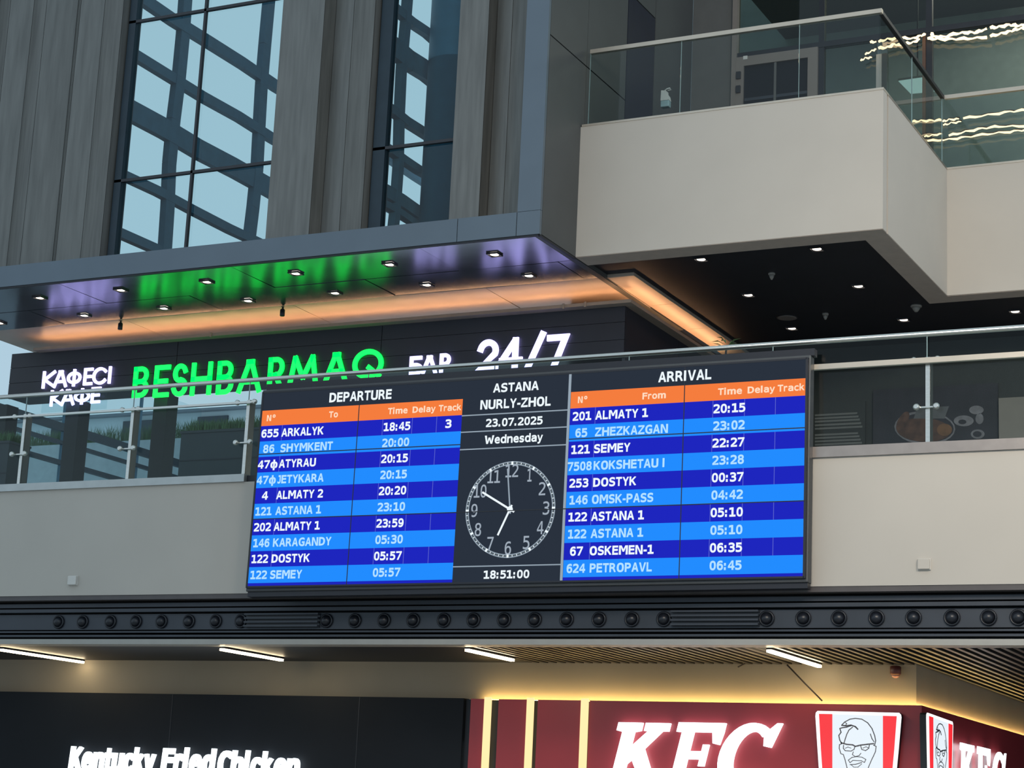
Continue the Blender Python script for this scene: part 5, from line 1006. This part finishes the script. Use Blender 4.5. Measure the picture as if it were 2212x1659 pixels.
# reflections of string lights in the glazing, built as glowing ropes
def reflected_string(pts, lab, r=.022):
    P = [atY(1700+x/4.148, y/4.148, DW-.12) for x, y in pts]; Q = []
    for i in range(len(P)-1):
        for k in range(4):
            u = k/4; q = P[i]*(1-u)+P[i+1]*u; Q.append(q+Vector((0, 0, .012*math.sin(len(Q)*1.9))))
    Q.append(P[-1])
    t_ = empty('string_light_reflection', Q[0], lab, 'string light', 'warm light string reflections in the top glazing')
    rr = [r*(.8+.3*math.sin(i*1.3)) for i in range(len(Q))]
    MB().tube(Q, rr, 8).build('reflected_rope', 'e_string', t_)
    MB().tube([q+Vector((0, .05, .035)) for q in Q], .012, 6).build('reflected_cord', 'cable', t_)
reflected_string([(745,380),(800,372)], 'short bright dash of reflected string light beside the balcony rail corner')
reflected_string([(820,375),(900,350),(990,345)], 'reflected string light left of the slanting rail, upper strand')
reflected_string([(700,490),(760,455),(800,440)], 'small stub of reflected string light above the pale door jamb', .016)
reflected_string([(660,545),(700,520),(760,515)], 'lowest left stub of reflected string light above the beige balcony', .016)
reflected_string([(820,432),(900,425),(960,395),(1035,405)], 'reflected string light left of the slanting rail, lower strand', .026)
reflected_string([(1030,340),(1130,345),(1195,320),(1240,310)], 'upper reflected strand just right of the slanting rail')
reflected_string([(1060,390),(1130,380),(1190,350)], 'lower reflected strand just right of the slanting rail')
reflected_string([(1290,300),(1320,330),(1400,330),(1520,300),(1620,290),(1700,290),(1790,255)], 'upper bright reflected strand right of the black mullion', .028)
reflected_string([(1260,345),(1350,350),(1480,350),(1620,345),(1790,335)], 'lower bright reflected strand right of the black mullion', .026)
reflected_string([(1820,250),(1900,240),(1990,222),(2060,230),(2140,225)], 'uppermost reflected strand at the right edge of the photo', .028)
reflected_string([(1820,325),(1920,300),(2000,280),(2060,262),(2140,250)], 'second reflected strand from the top at the right edge', .026)
reflected_string([(1120,1090),(1200,1082),(1300,1080),(1385,1075)], 'short reflected strand behind the beige return, upper row', .018)
reflected_string([(1395,1090),(1450,1072),(1540,1065)], 'short upper reflected dash of the paired dashes in the middle row', .016)
reflected_string([(1400,1122),(1470,1102),(1560,1090)], 'short lower reflected dash of the paired dashes in the middle row', .014)
reflected_string([(1580,1060),(1800,1030),(2000,1000),(2140,985)], 'long straight reflected strand of the middle row at right', .020)
reflected_string([(1230,1225),(1300,1212),(1390,1198)], 'short reflected strand low beside the beige return', .014)
reflected_string([(1260,1262),(1450,1250),(1600,1228),(1800,1200),(2000,1180),(2140,1162)], 'lowest long reflected strand above the right parapet', .018)
reflected_string([(1450,1215),(1600,1180),(1750,1150),(1900,1132),(2140,1132)], 'gently curved reflected strand above the lowest strand', .020)
# cool reflection in the glass, built as a glowing hung panel
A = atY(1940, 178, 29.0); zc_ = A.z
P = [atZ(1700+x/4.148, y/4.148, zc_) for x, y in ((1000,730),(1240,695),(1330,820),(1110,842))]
cl = empty('reflection_panel', sum(P, Vector())/4, 'square cool white glowing panel standing in for a reflection in the balcony corner glass', 'lamp')
MB().prism(P, (0, 0, .02)).build('reflection_sheet', 'e_panel', cl)
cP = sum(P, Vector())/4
MB().prism([cP+(p-cP)*1.04+Vector((0,0,.012)) for p in P], (0, 0, .03)).build('housing', 'mullion', cl)  # housing and hanger added for the stand-in reflection panel
MB().bar(cP+Vector((0,0,.03)), cP+Vector((0,0,7)), .02, .02, (1,0,0)).build('reflection_panel_hanger', 'mullion', cl)

# ================================================================== DOWNLIGHTS, SENSORS
def downlight(x, y, z, sq, lab, grp):
    r = empty('downlight', (x, y, z), lab, 'downlight', grp)
    s_ = .075; 
    b = MB()
    for q in ((-s_-.015, -s_, -s_-.015, s_+.015), (s_, s_+.015, -s_-.015, s_+.015)): b.box(x+q[0], x+q[1], y+q[2], y+q[3], z-.022, z+.0)
    for q in ((-s_-.015, -s_), (s_, s_+.015)): b.box(x-s_, x+s_, y+q[0], y+q[1], z-.022, z+.0)
    b.build('rim', 'mullion', r)
    MB().lathe((x, y, z-.014), [(.066, .012), (.06, 0), (.03, -.008)], 'z', 14).build('lamp', 'e_down', r)
    return r
cx_ = [-22.06, -20.30, -18.72, -17.12, -15.54, -13.95, -12.26]
xn = ['leftmost', 'second from left', 'third from left', 'fourth from left', 'fifth from left', 'sixth from left', 'rightmost']
for i, x in enumerate(cx_):
    if i: downlight(x, 23.70, ZS-.005, True, 'downlight %s of the front row in the glossy soffit' % ('leftmost', 'second from left', 'third from left', 'fourth from left', 'fifth from left', 'rightmost')[i-1], 'downlights in the glossy soffit')
    downlight(x, 24.82, ZS-.005, True, 'downlight %s of the rear row in the glossy soffit' % xn[i], 'downlights in the glossy soffit')
for x, y, lab in ((-9.65, 24.95, 'left front downlight in black ceiling under the balcony'), (-7.97, 24.95, 'right front downlight in black ceiling under the balcony'), (-9.64, 26.9, 'left middle row downlight in the black ceiling'), (-7.96, 26.9, 'right middle row downlight in the black ceiling'),
               (-9.64, 28.95, 'left back row downlight beside the round grille'), (-7.84, 28.92, 'middle back row downlight below the cone shaped sensor'), (-6.14, 28.9, 'rightmost downlight near the right edge of the photo')):
    downlight(x, y, ZS+.05, True, lab, 'downlights in the black ceiling')
for px, py, r_, lab in ((1667, 594, .05, 'small grey ceiling sensor between the front downlights'), (1783, 681, .05, 'small grey ceiling sensor right of the round grille'), (1979, 664, .085, 'grey cone shaped ceiling sensor under the balcony corner'), (1320, 668, .05, 'small grey sensor below the cove corner')):
    q = atZ(px, py, ZS+.02); z = ZS+.05 if px > 1400 else ZS
    t = empty('ceiling_sensor', (q.x, q.y, z), lab, 'sensor')
    MB().lathe((q.x, q.y, z), [(r_, 0), (r_, -.02), (r_*.9, -.03)], 'z', 16).build('base', 'sensor', t)
    MB().lathe((q.x, q.y, z-.03), [(r_*.8, 0), (r_*.55, -.04), (r_*.25, -.07)], 'z', 14).build('dome', 'sensor', t)
q = atZ(1700, 687, ZS+.04)
t = empty('ceiling_speaker', (q.x, q.y, ZS+.05), 'round flat grille in the black ceiling', 'speaker')
MB().lathe((q.x, q.y, ZS+.05), [(.15, 0), (.15, -.012), (.13, -.018)], 'z', 28).build('grille', 'grille', t)
MB().lathe((q.x, q.y, ZS+.05), [(.165, 0), (.165, -.008), (.15, -.01)], 'z', 28).build('ring', 'mullion', t)
for px, py, lab in ((261, 705, 'black spotlight hanging below the left cove'), (611, 675, 'black spotlight hanging below the middle cove')):
    q = atZ(px, py-12, ZS)
    t = empty('spotlight', (q.x, q.y, ZS-.1), lab, 'spotlight', 'black spotlights on the cove soffit')
    MB().lathe((q.x, q.y, ZS-.15), [(.035, 0), (.04, .01), (.04, .10), (.02, .12)], 'z', 14).build('barrel', 'nozzle', t)
    MB().lathe((q.x, q.y, ZS-.03), [(.015, 0), (.015, .028), (.03, .03)], 'z', 10).build('stem', 'nozzle', t)
